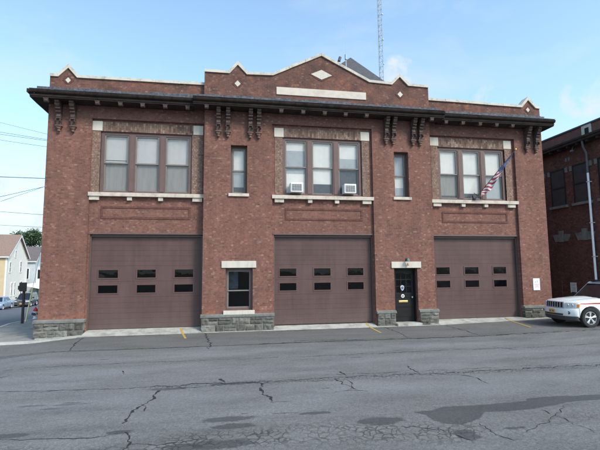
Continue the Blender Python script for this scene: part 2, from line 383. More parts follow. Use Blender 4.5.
# street with its attribute layer
def road_mesh():
    xs = np.unique(np.concatenate([np.arange(-9,17,.05), [-300,-150,-80,-40,-20,-14,-11,-9,-6.9,-5.1,9.2,13.5,18,20,30,60,150,300]]).round(3))
    ys = np.unique(np.concatenate([np.arange(-13.2,-3.6,.05), [-3.62,-16,-20,-26]]).round(3))
    ys = ys[ys <= -3.62+1e-6]
    X, Y = np.meshgrid(xs, ys); Z = np.interp(X, XS, ZS)
    nx, ny = len(xs), len(ys)
    idx = np.arange(nx*ny).reshape(ny, nx)
    F = np.stack([idx[:-1,:-1], idx[:-1,1:], idx[1:,1:], idx[1:,:-1]], -1).reshape(-1,4)
    me = bpy.data.meshes.new('road')
    me.from_pydata(np.stack([X,Y,Z],-1).reshape(-1,3).tolist(), [], F.tolist())
    A = np.zeros((ny,nx,4)); A[...,3] = 1
    def sdpoly(poly):   # signed distance, positive inside
        P = np.array(poly); n = len(P); d = np.full(X.shape, 1e9); ins = np.zeros(X.shape, bool)
        for i in range(n):
            a, b = P[i], P[(i+1)%n]; ab = b-a
            t = np.clip(((X-a[0])*ab[0]+(Y-a[1])*ab[1])/(ab@ab+1e-12), 0, 1)
            d = np.minimum(d, np.hypot(X-a[0]-t*ab[0], Y-a[1]-t*ab[1]))
            c = ((a[1] > Y) != (b[1] > Y)) & (X < (b[0]-a[0])*(Y-a[1])/(b[1]-a[1]+1e-12)+a[0])
            ins ^= c
        return np.where(ins, d, -d)
    def patch(poly, soft=.10, amt=1.):
        A[...,0] = np.maximum(A[...,0], amt*np.clip(.5+sdpoly(poly)/(2*soft), 0, 1))
    def ell(cx, cy, rx, ry, amt=.8):
        amt = min(1.1, amt*1.4); rx *= 1.12; ry *= 1.25; q = np.sqrt(((X-cx)/rx)**2+((Y-cy)/ry)**2); A[...,0] = np.maximum(A[...,0], amt*np.clip(1.35-q, 0, 1))
    patch([(3.18,-10.86),(3.55,-10.84),(3.85,-10.69),(4.59,-10.74),(5.15,-10.7),(5.51,-10.68),(5.55,-10.54),(6.24,-10.55),(6.64,-10.59),(7.07,-10.62),(9.5,-10.75),
           (9.5,-10.95),(6.84,-10.91),(6.19,-10.90),(5.86,-11.0),(5.3,-11.11),(4.82,-11.16),(4.39,-11.1),(4.12,-11.38),(3.71,-11.57),(3.43,-11.47),(3.33,-11.22),(3.34,-11.02)], .06)
    ell(.1,-10.58,.48,.12,.75); ell(.2,-10.92,.38,.11,.72); ell(1.57,-10.57,.30,.07,.72); ell(2.5,-11.15,.42,.18,.7)
    ell(-3.1,-10.66,.3,.09,.75); ell(-1.52,-10.83,.2,.08,.72); ell(-3.4,-9.17,.35,.05,.62); ell(-2.75,-9.2,.4,.05,.62); ell(-3.0,-9.42,.25,.05,.6)
    ell(-.15,-11.6,.7,.14,.8); ell(3.55,-11.95,.2,.2,.72); ell(-1.1,-8.5,.45,.10,.66); ell(.3,-8.35,.7,.07,.62); ell(4.4,-11.85,.25,.05,.6)
    # broken web
    def web(pts, r, amt=1.):
        d = np.full(X.shape, 1e9)
        for a, b in zip(pts[:-1], pts[1:]):
            a = np.array(a); b = np.array(b); ab = b-a
            t = np.clip(((X-a[0])*ab[0]+(Y-a[1])*ab[1])/(ab@ab), 0, 1)
            d = np.minimum(d, np.hypot((X-a[0]-t*ab[0]), (Y-a[1]-t*ab[1])))
        A[...,1] = np.maximum(A[...,1], amt*np.clip(1.5-d/r*1.2, 0, 1))
    web([(-1.6,-11.8),(-.3,-11.45),(1.2,-11.45),(2.6,-11.65),(3.6,-11.85)], .42)
    web([(2.8,-11.75),(4.0,-11.95),(5.4,-11.7),(6.2,-11.5)], .3, .4)
    web([(2.4,-8.42),(4.3,-8.4),(6.3,-8.5),(9.5,-8.55),(13,-8.9)], .22, .9)
    web([(-1.5,-8.35),(.5,-8.32),(2.4,-8.42)], .16, .8)
    web([(-4,-11.1),(-2.6,-11.3),(-1.6,-11.7)], .2, .5)
    for y, w, a in ((-4.9,.5,.8),(-6.9,.7,.55),(-7.6,.5,.5),(-9.4,.8,.5)):
        A[...,2] = np.maximum(A[...,2], a*np.exp(-((Y-y+.012*X)/w)**2))
    at = me.color_attributes.new('stain', 'FLOAT_COLOR', 'POINT')
    at.data.foreach_set('color', A.reshape(-1))
    me.materials.append(M['road']); me.update()
    o = bpy.data.objects.new('road', me); COL.objects.link(o); return struct(o)
road_mesh()
sheet('road_far_side', -300, 300, -60, -26, -.004, M['side_road'])
def apron():
    mb = MB(); xs = sorted(set([round(-9+i*.5,2) for i in range(52)] + [-9.5,-9,-6.9,-5.1,9.2,13.5,18,24]))
    vs = []
    for x in xs:
        for y in (-.52, -2.0, -3.6): 
            yy = y + (0 if y < -1 else .06*math.sin(x*1.7)+.04*math.sin(x*4.1)); vs.append((x, yy, gh(x,yy)+.002))
    fs = [(i*3+j, (i+1)*3+j, (i+1)*3+j+1, i*3+j+1) for i in range(len(xs)-1) for j in range(2)]
    mb.add(vs, fs); return struct(mb.build('driveway_apron', M['apron']))
apron()
# concrete strip in front of the garage doors, rising to each sill
def strip():
    mb = MB(); xs = sorted(set([-6.9,-5.28,-5.2,-.85,-.8,2.0,2.08,6.41,6.46,9.2,9.27,13.66,13.7,13.5,15.2,18.0]))
    rows = (-.60, -.25, .0, .42); vs = []
    def zz(x, y):
        g = gh(x, -.3)
        t = max(0, min(1, (y+.5)/.75)); door = (-5.2<=x<=-.85) or (2.08<=x<=6.41) or (9.27<=x<=13.66)
        tgt = 0.0 if door else max(g, -.12) 
        return g + .006 + (tgt-g)*t if tgt > g else g+.006
    for x in xs:
        for y in rows: vs.append((x, y, zz(x, y)))
    n = len(rows); fs = [(i*n+j, (i+1)*n+j, (i+1)*n+j+1, i*n+j+1) for i in range(len(xs)-1) for j in range(n-1)]
    mb.add(vs, fs); return struct(mb.build('concrete_strip', M['conc']))
strip()
# corner pavement and the side street that drops away behind the station
sw = MB(); ys = [-.45, 0, 1, 3, 6, 10, 16, 24, 34, 45, 60, 90]
def rows_strip(name, xa, xb, dz, mat, skew_a=True, skew_b=True, ys=ys):
    mb = MB(); vs = []
    for y in ys:
        a = xa + (sl(y) if skew_a else 0); b = xb + (sl(y) if skew_b else 0)
        for k in range(4):
            x = a + (b-a)*k/3; vs.append((x, y, gh(x, y)+dz))
    mb.add(vs, [(j*4+i, j*4+i+1, (j+1)*4+i+1, (j+1)*4+i) for j in range(len(ys)-1) for i in range(3)])
    return struct(mb.build(name, mat))
rows_strip('sidewalk', -9.72, -6.7, .07, M['walk'], True, False)
rows_strip('side_street', -20.6, -9.60, .0, M['side_road'], ys=[-3.62,-2,-.45]+ys[1:])
rows_strip('far_sidewalk', -23.6, -20.6, .10, M['walk'])
mb = MB(); vs=[]      # kerb of the corner: along the side street and along the main street
for y in ys:
    a = -9.72+sl(y); z = gh(a,y); vs += [(a-.14,y,z-.02),(a-.14,y,z+.085),(a+.02,y,z+.085),(a+.02,y,z+.03)]
mb.add(vs, [(j*4+i, j*4+i+1, (j+1)*4+i+1, (j+1)*4+i) for j in range(len(ys)-1) for i in range(3)])
cx = [-9.86, -9, -8, -6.9, -6.2, -5.3]; vs = []
for x in cx:
    z = gh(x,-.5); h = .085 if x < -6.5 else (.05 if x < -6 else .015)
    vs += [(x,-.62,z-.02),(x,-.60,z+h),(x,-.44,z+h),(x,-.42,z-.02)]
mb.add(vs, [(j*4+i, j*4+i+1, (j+1)*4+i+1, (j+1)*4+i) for j in range(len(cx)-1) for i in range(3)])
struct(mb.build('kerb', M['curb']))

# cracks: thin ribbons lying on the street
def ribbon(mb, pts, w, jit=.05, dz=.005, seg=.045, taper=True):
    P = [Vector((p[0],p[1],0)) for p in pts]; out = []
    for a, b in zip(P[:-1], P[1:]):
        n = max(1, int((b-a).length/seg))
        out += [a.lerp(b, k/n) for k in range(n)]
    out.append(P[-1]); n = len(out); vs = []
    sd = random.random()*100
    for i, p in enumerate(out):
        d = (out[min(i+1,n-1)]-out[max(i-1,0)]).normalized(); nn = Vector((-d.y,d.x,0))
        off = jit*(noise.noise((i*.16, sd, 0))*1.6 + .8*noise.noise((i*.55, sd, 5)) + .5*noise.noise((i*1.4, sd, 8)))
        ww = w*max(.28, .6+1.3*noise.noise((i*.22, sd, 9))+.9*noise.noise((i*1.1, sd, 3)))
        if taper: ww *= min(1, .25+ (n-1-i)/max(1,.35*n))
        for s in (-1, 1):
            q = p + nn*(off + s*ww/2); vs.append((q.x, q.y, gh(q.x,q.y)+dz))
    mb.add(vs, [(2*i,2*i+1,2*i+3,2*i+2) for i in range(n-1)])
cr = MB(); random.seed(21)
ribbon(cr, [(-9,-3.2),(-6.65,-3.28),(-4.88,-3.5),(-2.24,-3.58),(-.45,-3.6),(-.35,-3.62)], .045, .04, taper=False)
ribbon(cr, [(-.3,-3.60),(2.5,-3.55)], .02, .04)
ribbon(cr, [(1.2,-3.55),(2.56,-3.53),(4.99,-3.58),(7.9,-3.70),(10.6,-3.75),(13.84,-3.88),(17,-3.95)], .085, .07, taper=False)
ribbon(cr, [(2.4,-3.2),(3.6,-3.28),(4.9,-3.42)], .06, .05)
ribbon(cr, [(-9,-6.1),(-5.44,-5.87),(-4.11,-5.72),(-1.9,-5.7),(2.14,-5.86),(6.7,-5.84),(11.57,-6.16),(17,-6.4)], .020, .05, taper=False)
ribbon(cr, [(-9,-7.7),(-4.45,-8.03),(-1.88,-8.3)], .020, .025, taper=False)
ribbon(cr, [(-1.9,-8.3),(-.46,-8.25),(1.69,-8.37),(2.74,-8.32),(5.22,-8.47),(7.35,-8.42),(9.24,-8.5),(13,-8.8),(17,-9)], .034, .09, taper=False)
ribbon(cr, [(-.9,-8.5),(.6,-8.42),(2.5,-8.52)], .022, .07)
ribbon(cr, [(2.6,-8.05),(4.6,-8.12),(7,-8.2),(9.9,-8.3)], .016, .07)
ribbon(cr, [(-1.26,-8.6),(-1.28,-9.16),(-1.44,-9.63),(-1.49,-9.99),(-1.55,-10.46)], .048, .05, taper=False)
ribbon(cr, [(-1.44,-9.5),(-1.36,-9.62),(-1.3,-9.9)], .02, .03)
ribbon(cr, [(-1.42,-10.84),(-1.33,-11.1),(-1.26,-11.32),(-1.35,-11.6),(-1.15,-12)], .03, .05)
ribbon(cr, [(-3.23,-10.75),(-2.73,-10.9),(-1.89,-11.0),(-1.42,-10.86)], .016, .03)
ribbon(cr, [(-1.26,-11.32),(-.89,-11.45),(-.2,-11.35)], .02, .05)
ribbon(cr, [(.81,-8.5),(.80,-9.26),(.92,-9.66),(.98,-9.75)], .05, .06, taper=False)
ribbon(cr, [(2.76,-7.81),(2.84,-8.22)], .03, .04); ribbon(cr, [(-.05,-7.9),(.1,-8.25)], .05, .03)
ribbon(cr, [(2.5,-8.46),(2.6,-9.0),(2.77,-9.45)], .026, .07); ribbon(cr, [(2.2,-9.43),(2.5,-9.38),(2.9,-9.48)], .022, .04); ribbon(cr, [(2.68,-8.5),(2.75,-8.9),(2.5,-9.35)], .02, .05)
ribbon(cr, [(5.3,-8.6),(5.56,-8.95),(5.48,-9.5)], .018, .05)
ribbon(cr, [(4.5,-7.6),(4.55,-8.1),(4.4,-8.5)], .03, .06)
ribbon(cr, [(2.71,-11.47),(3.23,-11.64),(3.5,-12.27)], .02, .06); ribbon(cr, [(4.46,-12.03),(4.95,-11.78),(5.62,-11.35),(6.1,-11.0)], .016, .06)
ribbon(cr, [(5.35,-11.2),(5.45,-11.7),(5.41,-12.35)], .018, .06); ribbon(cr, [(3.98,-11.6),(3.9,-11.9),(4.1,-12.3)], .018, .06)
ribbon(cr, [(-.67,-.63),(-.52,-2.18),(-.35,-3.3),(-.41,-3.6),(-.45,-4.1)], .06, .07); ribbon(cr, [(-.7,-2.7),(-.45,-2.5)], .03, .04)
ribbon(cr, [(-5.02,-.85),(-4.85,-2.22),(-4.62,-3.52)], .06, .03)
ribbon(cr, [(6.64,-.56),(6.6,-2.35),(6.44,-3.6)], .05, .05); ribbon(cr, [(9.36,-.6),(9.29,-2.32),(9.13,-3.57)], .04, .05)
ribbon(cr, [(4.5,-.7),(6.6,-.85)], .03, .05); ribbon(cr, [(2.1,-.75),(3.6,-.85)], .07, .05); ribbon(cr, [(-4.3,-.7),(-2.2,-.75)], .06, .04)
ribbon(cr, [(-2.4,-6.6),(-2.3,-7.0)], .03, .03); ribbon(cr, [(-5.3,-6.9),(-4.9,-6.6)], .03, .03); ribbon(cr, [(8.2,-5.7),(8.7,-6.3)], .04, .05)
random.seed(5)
for k in range(26):
    x = random.uniform(-4, 8); y = random.uniform(-11.5, -4.5); a = random.uniform(-.4,.4); l = random.uniform(.1,.45)
    ribbon(cr, [(x,y),(x+l*math.cos(a),y+l*math.sin(a)*.5)], random.uniform(.008,.02), .03)
struct(cr.build('road_crack', M['crack'], fix=False))
# small stones and chips of asphalt
# yellow parking lines
for pts in ([(-1.63,.1),(-1.30,-1.83)], [(6.10,.1),(5.92,-2.19)], [(12.75,.1),(12.01,-2.56)]):
    mb = MB(); a, b = Vector((*pts[0],0)), Vector((*pts[1],0)); d = (b-a).normalized(); n = Vector((-d.y,d.x,0))*.042
    vs = []
    for k in range(9):
        p = a.lerp(b, k/8); z = gh(p.x,p.y)
        if p.y > -.5: z = z + .006 + (0-z)*max(0,min(1,(p.y+.5)/.75))
        for s in (-1,1): q = p+n*s; vs.append((q.x,q.y,z+.009))
    mb.add(vs, [(2*i,2*i+1,2*i+3,2*i+2) for i in range(8)]); struct(mb.build('yellow_line', M['yline']))

# ------------------------------------------------------------------ fire station
def wall_grid(mb, x0, x1, z0, z1, yf, yb, holes, m=0):
    """slab with rectangular openings; faces front, back and every reveal"""
    xs = sorted({x0,x1,*[h[0] for h in holes],*[h[1] for h in holes]}); zs = sorted({z0,z1,*[h[2] for h in holes],*[h[3] for h in holes]})
    xs = [x for x in xs if x0<=x<=x1]; zs = [z for z in zs if z0<=z<=z1]
    solid = {}
    for i in range(len(xs)-1):
        for j in range(len(zs)-1):
            cx=(xs[i]+xs[i+1])/2; cz=(zs[j]+zs[j+1])/2
            solid[i,j] = not any(h[0]<cx<h[1] and h[2]<cz<h[3] for h in holes)
    for (i,j), s in solid.items():
        if not s: continue
        a,b,c,d = xs[i],xs[i+1],zs[j],zs[j+1]
        mb.add([(a,yf,c),(b,yf,c),(b,yf,d),(a,yf,d)],[(0,1,2,3)],m); mb.add([(a,yb,c),(b,yb,c),(b,yb,d),(a,yb,d)],[(3,2,1,0)],m)
        if not solid.get((i-1,j)): mb.add([(a,yf,c),(a,yb,c),(a,yb,d),(a,yf,d)],[(3,2,1,0)],m)
        if not solid.get((i+1,j)): mb.add([(b,yf,c),(b,yb,c),(b,yb,d),(b,yf,d)],[(0,1,2,3)],m)
        if not solid.get((i,j-1)): mb.add([(a,yf,c),(b,yf,c),(b,yb,c),(a,yb,c)],[(3,2,1,0)],m)
        if not solid.get((i,j+1)): mb.add([(a,yf,d),(b,yf,d),(b,yb,d),(a,yb,d)],[(0,1,2,3)],m)

ST = thing('fire_station', (4.2, 0, -.15), 'two storey red brick fire station with three brown garage doors and a stepped parapet', 'fire station')
PL, PR, PY = -.82, 9.22, -.25      # the projecting middle part
XL, XR = -6.89, 15.19
BZ = -1.2
w = MB()
# left wing, right wing: pier plane with a shallow recessed bay
wall_grid(w, XL, PL, BZ, 9.42, 0, .12, [(-5.26, PL, BZ, 8.42)])
wall_grid(w, PR, XR, BZ, 9.42, 0, .12, [(PR, 13.69, BZ, 8.42)])
wall_grid(w, PL, PR, BZ, 9.42, PY, PY+.12, [(2.0, 6.45, BZ, 8.48), (.27,.95,5.43,7.48), (7.46,8.14,5.43,7.48), (.10,1.19,.66,2.36), (7.31,8.38,BZ,2.30)])
WINS = [(-4.93,-1.33,5.43,7.93,.12), (2.46,6.0,5.45,7.95,-.13), (9.76,13.22,5.43,7.90,.12)]
GAR = [(-5.20,-.85,BZ,3.73,.12), (2.08,6.41,BZ,3.73,-.13), (9.30,13.65,BZ,3.73,.12)]
wall_grid(w, -5.40, PL, BZ, 8.5, .121, .45, [GAR[0][:4], WINS[0][:4]])
wall_grid(w, PR, 13.8, BZ, 8.5, .121, .45, [GAR[2][:4], WINS[2][:4]])
wall_grid(w, 1.9, 6.6, BZ, 8.56, -.129, .2, [GAR[1][:4], WINS[1][:4]])
# deeper reveals of the small openings
wall_grid(w, PL+.002, 1.89, BZ, 9.4, PY+.121, .2, [(.27,.95,5.43,7.48), (.10,1.19,.66,2.36)])
wall_grid(w, 6.61, PR-.002, BZ, 9.4, PY+.121, .2, [(7.46,8.14,5.43,7.48), (7.31,8.38,BZ,2.30)])
# side and back walls
w.box(XL, XL+.3, .121, 17, -2.2, 9.42); w.box(XR-.3, XR, .121, 17, -2.2, 9.42); w.box(XL+.301, XR-.301, 16.7, 17, -2.2, 9.42)
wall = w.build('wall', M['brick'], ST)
mb = MB(); mb.box(XL+.32, XR-.32, .46, 16.6, 9.28, 9.38); mb.build('flat_roof', M['slate'], ST)
mb = MB(); mb.box(XL+.31, XR-.31, .5, 16.6, 4.05, 4.2); mb.box(XL+.31, XR-.31, .5, 16.6, -.3, -.02); mb.box(XL+.31,XR-.31, 5, 5.1, 0, 4.0); mb.box(XL+.31,XR-.31, 3, 3.1, 4.25, 9.2); mb.build('interior', M['void'], ST)

# parapets: stepped, with small gables over the ends and one big one in the middle
PAR = {'l': [(XL-.02,10.10),(-6.60,10.10),(-6.23,10.50),(-5.88,10.10),(PL,10.13)],
       'm': [(PL-.03,10.62),(.19,10.62),(.53,11.03),(.93,10.62),(2.03,10.66),(4.2,11.72),(6.40,10.66),(7.47,10.62),(7.86,11.02),(8.27,10.62),(PR+.03,10.60)],
       'r': [(PR,10.11),(14.22,10.05),(14.58,10.45),(14.98,10.05),(XR+.02,10.03)]}
for k, pr in PAR.items():
    y0 = PY+.03 if k == 'm' else .03
    mb = MB()
    # strips so that the outline stays clean
    for (a, za), (b, zb) in zip(pr[:-1], pr[1:]):
        mb.add([(a,y0,9.2),(b,y0,9.2),(b,y0,zb-.02),(a,y0,za-.02)],[(0,1,2,3)]); mb.add([(a,y0+.33,9.2),(b,y0+.33,9.2),(b,y0+.33,zb-.02),(a,y0+.33,za-.02)],[(3,2,1,0)])
    for x, z in (pr[0], pr[-1]): mb.add([(x,y0,9.2),(x,y0+.33,9.2),(x,y0+.33,z-.02),(x,y0,z-.02)],[(0,1,2,3)])
    pa = mb.build('parapet', M['parapet'], ST)
    # coping: band along the outline, jointed stones
    T = .115; up = []; 
    n = len(pr)
    def offs(pts, t):
        out = []
        for i, p in enumerate(pts):
            d0 = Vector((pts[i][0]-pts[i-1][0], pts[i][1]-pts[i-1][1])).normalized() if i else None
            d1 = Vector((pts[i+1][0]-pts[i][0], pts[i+1][1]-pts[i][1])).normalized() if i < n-1 else None
            if d0 is None: nn = Vector((-d1.y,d1.x)); s = 1
            elif d1 is None: nn = Vector((-d0.y,d0.x)); s = 1
            else:
                nn = (Vector((-d0.y,d0.x))+Vector((-d1.y,d1.x))).normalized(); s = 1/max(.5, nn.dot(Vector((-d0.y,d0.x))))
            out.append((p[0]+nn.x*t*s, p[1]+nn.y*t*s))
        return out
    lo = offs(pr, -.025); hi = offs(pr, T-.025)
    cp = MB()
    for i in range(n-1):
        L = math.dist(pr[i], pr[i+1]); ns = max(1, round(L/.95))
        for j in range(ns):
            def lp(A, t): return (A[i][0]+(A[i+1][0]-A[i][0])*t, A[i][1]+(A[i+1][1]-A[i][1])*t)
            g = .004/L if ns > 1 else 0
            t0, t1 = j/ns + (g if j else 0), (j+1)/ns - (g if j < ns-1 else 0)
            dz = random.uniform(-.006,.006); dy = random.uniform(-.006,.006)
            a, b, c, d = lp(lo,t0), lp(lo,t1), lp(hi,t1), lp(hi,t0)
            cp.prism_xz([(a[0],a[1]+dz),(b[0],b[1]+dz),(c[0],c[1]+dz),(d[0],d[1]+dz)], y0-.06+dy, y0+.39)
    cp.build('coping', M['coping'], pa)
# plaque and diamonds set in the parapet
mb = MB(); mb.box(2.19, 6.23, PY-.01, PY+.1, 9.80, 10.14, .012); mb.build('plaque', M['plaque'], ST)
def diamond(cx, cz, hw, hh, y):
    mb = MB(); mb.prism_xz([(cx-hw,cz),(cx,cz-hh),(cx+hw,cz),(cx,cz+hh)], y-.025, y+.05); d = mb.build('diamond', M['trim_white'], ST)
    b = MB(); k = 1+.10/min(hw,hh)*.9
    for (x0,z0),(x1,z1) in zip([(-1,0),(0,-1),(1,0),(0,1)],[(0,-1),(1,0),(0,1),(-1,0)]):
        b.prism_xz([(cx+x0*hw*1.03,cz+z0*hh*1.03),(cx+x1*hw*1.03,cz+z1*hh*1.03),(cx+x1*(hw+.11),cz+z1*(hh+.09)),(cx+x0*(hw+.11),cz+z0*(hh+.09))], y-.012, y+.05)
    b.build('brick_border', M['band'], d)
diamond(4.2, 10.83, .48, .225, PY+.03); diamond(.53, 10.17, .13, .14, PY+.03); diamond(7.86, 10.17, .13, .14, PY+.03)
diamond(-6.23, 9.95, .105, .12, .03); diamond(14.56, 9.93, .105, .12, .03)

# cornice: sloping lead, gutter, fascia and soffit, returned along the left side
def cornice():
    c = MB(); f = MB(); g = MB()
    prof = lambda y: [(y-.60,9.00),(y-.60,9.05),(y-.64,9.07),(y-.64,9.105)]
    def run(x0, x1, y, endl=True, endr=True):
        # soffit board + fascia
        c.prism_yz([(y+.02,8.93),(y-.58,8.95),(y-.58,9.10),(y+.02,9.18)], x0, x1)
        c.prism_yz([(y-.583,8.985),(y-.61,9.0),(y-.61,9.085),(y-.583,9.10)], x0, x1)
        # moulded gutter
        random.seed(int(x0*7)+50); xg = x0-.005
        while xg < x1:
            xe = min(x1+.005, xg+random.uniform(1.7,2.6))
            if x1-xe < .6: xe = x1+.005
            q = random.uniform(-.010,.008); qy = random.uniform(-.008,.008)
            g.prism_yz([(y-.60,9.09+q),(y-.665+qy,9.09+q),(y-.70+qy,9.13+q),(y-.71+qy,9.185+q),(y-.715+qy,9.215+q),(y-.69+qy,9.22+q),(y-.60,9.20+q)], xg+.002, xe-.002); xg = xe
        # lead slope, patched in uneven sheets
        random.seed(int(x0*10)+3)
        x = x0
        while x < x1-.01:
            xn = min(x1, x+random.uniform(.5,.95)); dz = random.uniform(-.012,.012); e = random.uniform(-.03,.05)
            f.prism_yz([(y-.69,9.242),(y-.69,9.266+dz*.5),(y-.02,9.47+dz),(y-.012,9.62+dz+e),(y+.045,9.62+dz+e),(y+.045,9.26)], x+.002, xn-.002)
            x = xn
    run(-7.36, -1.26, 0); run(9.66, 15.42, 0); run(-1.255, 9.655, PY)
    # return along the left side wall
    c.box(-7.36, XL-.003, .021, 16.5, 8.93, 9.12); g.box(-7.43, -7.365, -.70, 16.5, 9.09, 9.23); f.add([(-7.36,.04,9.245),(-7.36,16.5,9.245),(-6.87,16.5,9.42),(-6.87,.04,9.42)],[(0,1,2,3)])
    c.box(XR+.003, 15.42, .021, 16.5, 8.93, 9.12)
    co = c.build('cornice', M['cornice'], ST); g.build('gutter', M['gutter'], co, smooth=50); f.build('lead_flashing', M['flash'], co)
    return co
CO = cornice()
def modillion(x, y):
    m = MB(); d = y-.56
    m.prism_yz([(d,8.945),(d,8.84),(d+.03,8.80),(d+.10,8.80),(d+.16,8.86),(d+.30,8.90),(d+.30,8.945)], x-.075, x+.075)
    m.box(x-.09, x+.09, d-.012, d+.30, 8.91, 8.944)
    m.build('modillion', M['bracket'], CO)
for x in (-6.80,-4.94,-4.08,-3.24,-2.37,-1.49): modillion(x, 0)
for x in (-.72,2.33,3.26,4.19,5.11,6.05,9.08): modillion(x, PY)
for x in (9.90,10.74,11.60,12.44,13.27): modillion(x, 0)
def bracket(x, y):
    """long scrolled console under the soffit with a moulded drop"""
    m = MB(); hw = .078
    prof = [(y,8.94),(y-.46,8.94),(y-.46,8.86),(y-.40,8.83),(y-.40,8.74),(y-.33,8.70),(y-.31,8.62),(y-.25,8.60),(y-.24,8.50),(y-.20,8.47),(y-.21,8.40),(y-.23,8.36),(y-.20,8.30),(y-.15,8.28),(y-.14,8.05),(y-.17,8.03),(y,8.03)]
    m.prism_yz(prof, x-hw, x+hw)
    for z, d in ((8.80,.43),(8.66,.345),(8.545,.275),(8.29,.215)): m.box(x-hw-.012, x+hw+.012, y-d, y-.01, z-.022, z+.022, .008)
    for s in (-1,1): m.lathe([(.03,-.012),(.06,-.012),(.06,.012),(.03,.012)], (x+s*hw, y-.20, 8.20), 'x', 14)
    b = m.build('bracket', M['bracket'], ST)
    t = MB(); t.box(x-hw-.045, x+hw+.045, y-.17, y-.002, 7.985, 8.028, .008); t.box(x-hw-.015, x+hw+.015, y-.14, y-.002, 7.93, 7.984, .008)
    t.lathe([(.02,7.77),(.055,7.79),(.065,7.83),(.045,7.87),(.075,7.89),(.08,7.929)], (x, y-.075, 0), 'z', 14)
    t.build('bracket_drop', M['terra'], b, smooth=40)
for x in (-6.45,-5.93): bracket(x, 0)
for x in (14.30,14.80): bracket(x, 0)
for x in (-.25,.14,1.07,1.42,7.08,7.42,8.36,8.71): bracket(x, PY)

# stone base: rough blocks with a sloping top course
def rough_block(mb, x0, x1, z0, z1, yf, yb, amp=.03, side=None):
    nx = max(3, int((x1-x0)/.045)); nz = max(3, int((z1-z0)/.045)); vs = []
    s = random.random()*50
    for j in range(nz+1):
        for i in range(nx+1):
            u, v = i/nx, j/nz; x = x0+(x1-x0)*u; z = z0+(z1-z0)*v
            e = min(1, min(u*nx, (nx-u*nx), v*nz, (nz-v*nz))/1.2)
            y = yf - e*(amp*.4 + amp*2.4*abs(noise.noise((x*4+s, z*5, s)))+ amp*1.1*noise.noise((x*11+s, z*11, s)))
            vs.append((x, y, z))
    n = nx+1; fs = [(j*n+i, j*n+i+1, (j+1)*n+i+1, (j+1)*n+i) for j in range(nz) for i in range(nx)]
    mb.add(vs, fs)
    mb.add([(x0,yf,z0),(x0,yb,z0),(x0,yb,z1),(x0,yf,z1)],[(3,2,1,0)]); mb.add([(x1,yf,z0),(x1,yb,z0),(x1,yb,z1),(x1,yf,z1)],[(0,1,2,3)])
    mb.add([(x0,yf,z1),(x1,yf,z1),(x1,yb,z1),(x0,yb,z1)],[(0,1,2,3)])
def stone_mat():
    m, nt, b = new_mat('rock_faced_stone'); co = objco(nt)
    oi = nt.nodes.new('ShaderNodeNewGeometry')
    rnd = oi.outputs['Random Per Island']
    f = noise_tex(nt, 5, 6, .7, co); g = noise_tex(nt, 30, 4, .7, co)
    col = ramp(nt, rnd, [(0,(.050,.047,.040)),(.35,(.090,.086,.076)),(.7,(.135,.129,.116)),(1,(.20,.19,.17))])
    col = mixc(nt, .75, col, ramp(nt, f, [(.3,(.35,.35,.35)),(.5,(1,1,1)),(.72,(1.6,1.6,1.5))]), 'MULTIPLY')
    col = mixc(nt, .6, col, ramp(nt, g, [(.3,(.6,.6,.6)),(.7,(1.35,1.35,1.35))]), 'MULTIPLY')
    nt.links.new(col, b.inputs['Base Color']); b.inputs['Roughness'].default_value = .9; bump(nt, b, g, .6, .012); return m
M['stone'] = stone_mat(); M['mortar'] = paint('stone_mortar', (.30,.28,.235,1), .9, .25, 8)
random.seed(11)
def stone_base(x0, x1, zt, yf, joint=.014, side_l=None, side_r=None):
    m = MB(); z = -.62; rows = [zt-.10]
    hs = []
    top = zt-.13; zz = top
    while zz > -.62:
        h = random.choice((.17,.2,.24,.29)); hs.append((max(-.7,zz-h), zz)); zz -= h
    for z0, z1 in hs:
        x = x0
        while x < x1-.02:
            wd = random.uniform(.26,.62); xn = x+wd
            if x1-xn < .22: xn = x1
            if (z1-z0) > .23 and random.random() < .3:
                zm = (z0+z1)/2
                rough_block(m, x+joint/2, xn-joint/2, z0+joint/2, zm-joint/2, yf, .1); rough_block(m, x+joint/2, xn-joint/2, zm+joint/2, z1-joint/2, yf, .1)
            else: rough_block(m, x+joint/2, xn-joint/2, z0+joint/2, z1-joint/2, yf, .1)
            x = xn
    o = m.build('stone_base', M['stone'], ST, fix=False)
    k = MB(); k.box(x0+.012, x1-.012, yf+.008, .11, -.7, zt-.132); k.build('mortar', M['mortar'], o)
    c = MB(); x = x0-.03
    while x < x1+.02:
        xn = min(x1+.03, x+random.uniform(.7,1.2))
        if x1+.03-xn < .3: xn = x1+.03
        c.prism_yz([(yf-.035,zt-.125),(yf-.035,zt-.05),(yf+.09,zt),(yf+.2,zt),(yf+.2,zt-.125)], x+.003, xn-.003); x = xn
    c.build('water_table', M['grey_stone'], o)
stone_base(-6.99, -5.23, .46, -.10); stone_base(PL-.02, 2.05, .53, -.36)
stone_base(6.47, 7.29, .51, -.36); stone_base(8.40, PR+.04, .52, -.36); stone_base(13.66, 15.27, .54, -.10)
# the left end of the corner base
m = MB(); 
for z0, z1 in ((-.6,-.32),(-.31,-.06),(-.05,.14),(.15,.33)):
    y = .11
    while y < 5: m.box(-7.02-random.uniform(0,.03), -6.9, y+.008, y+.5, z0, z1, .02); y += .52
m.build('stone_base', M['stone'], ST)

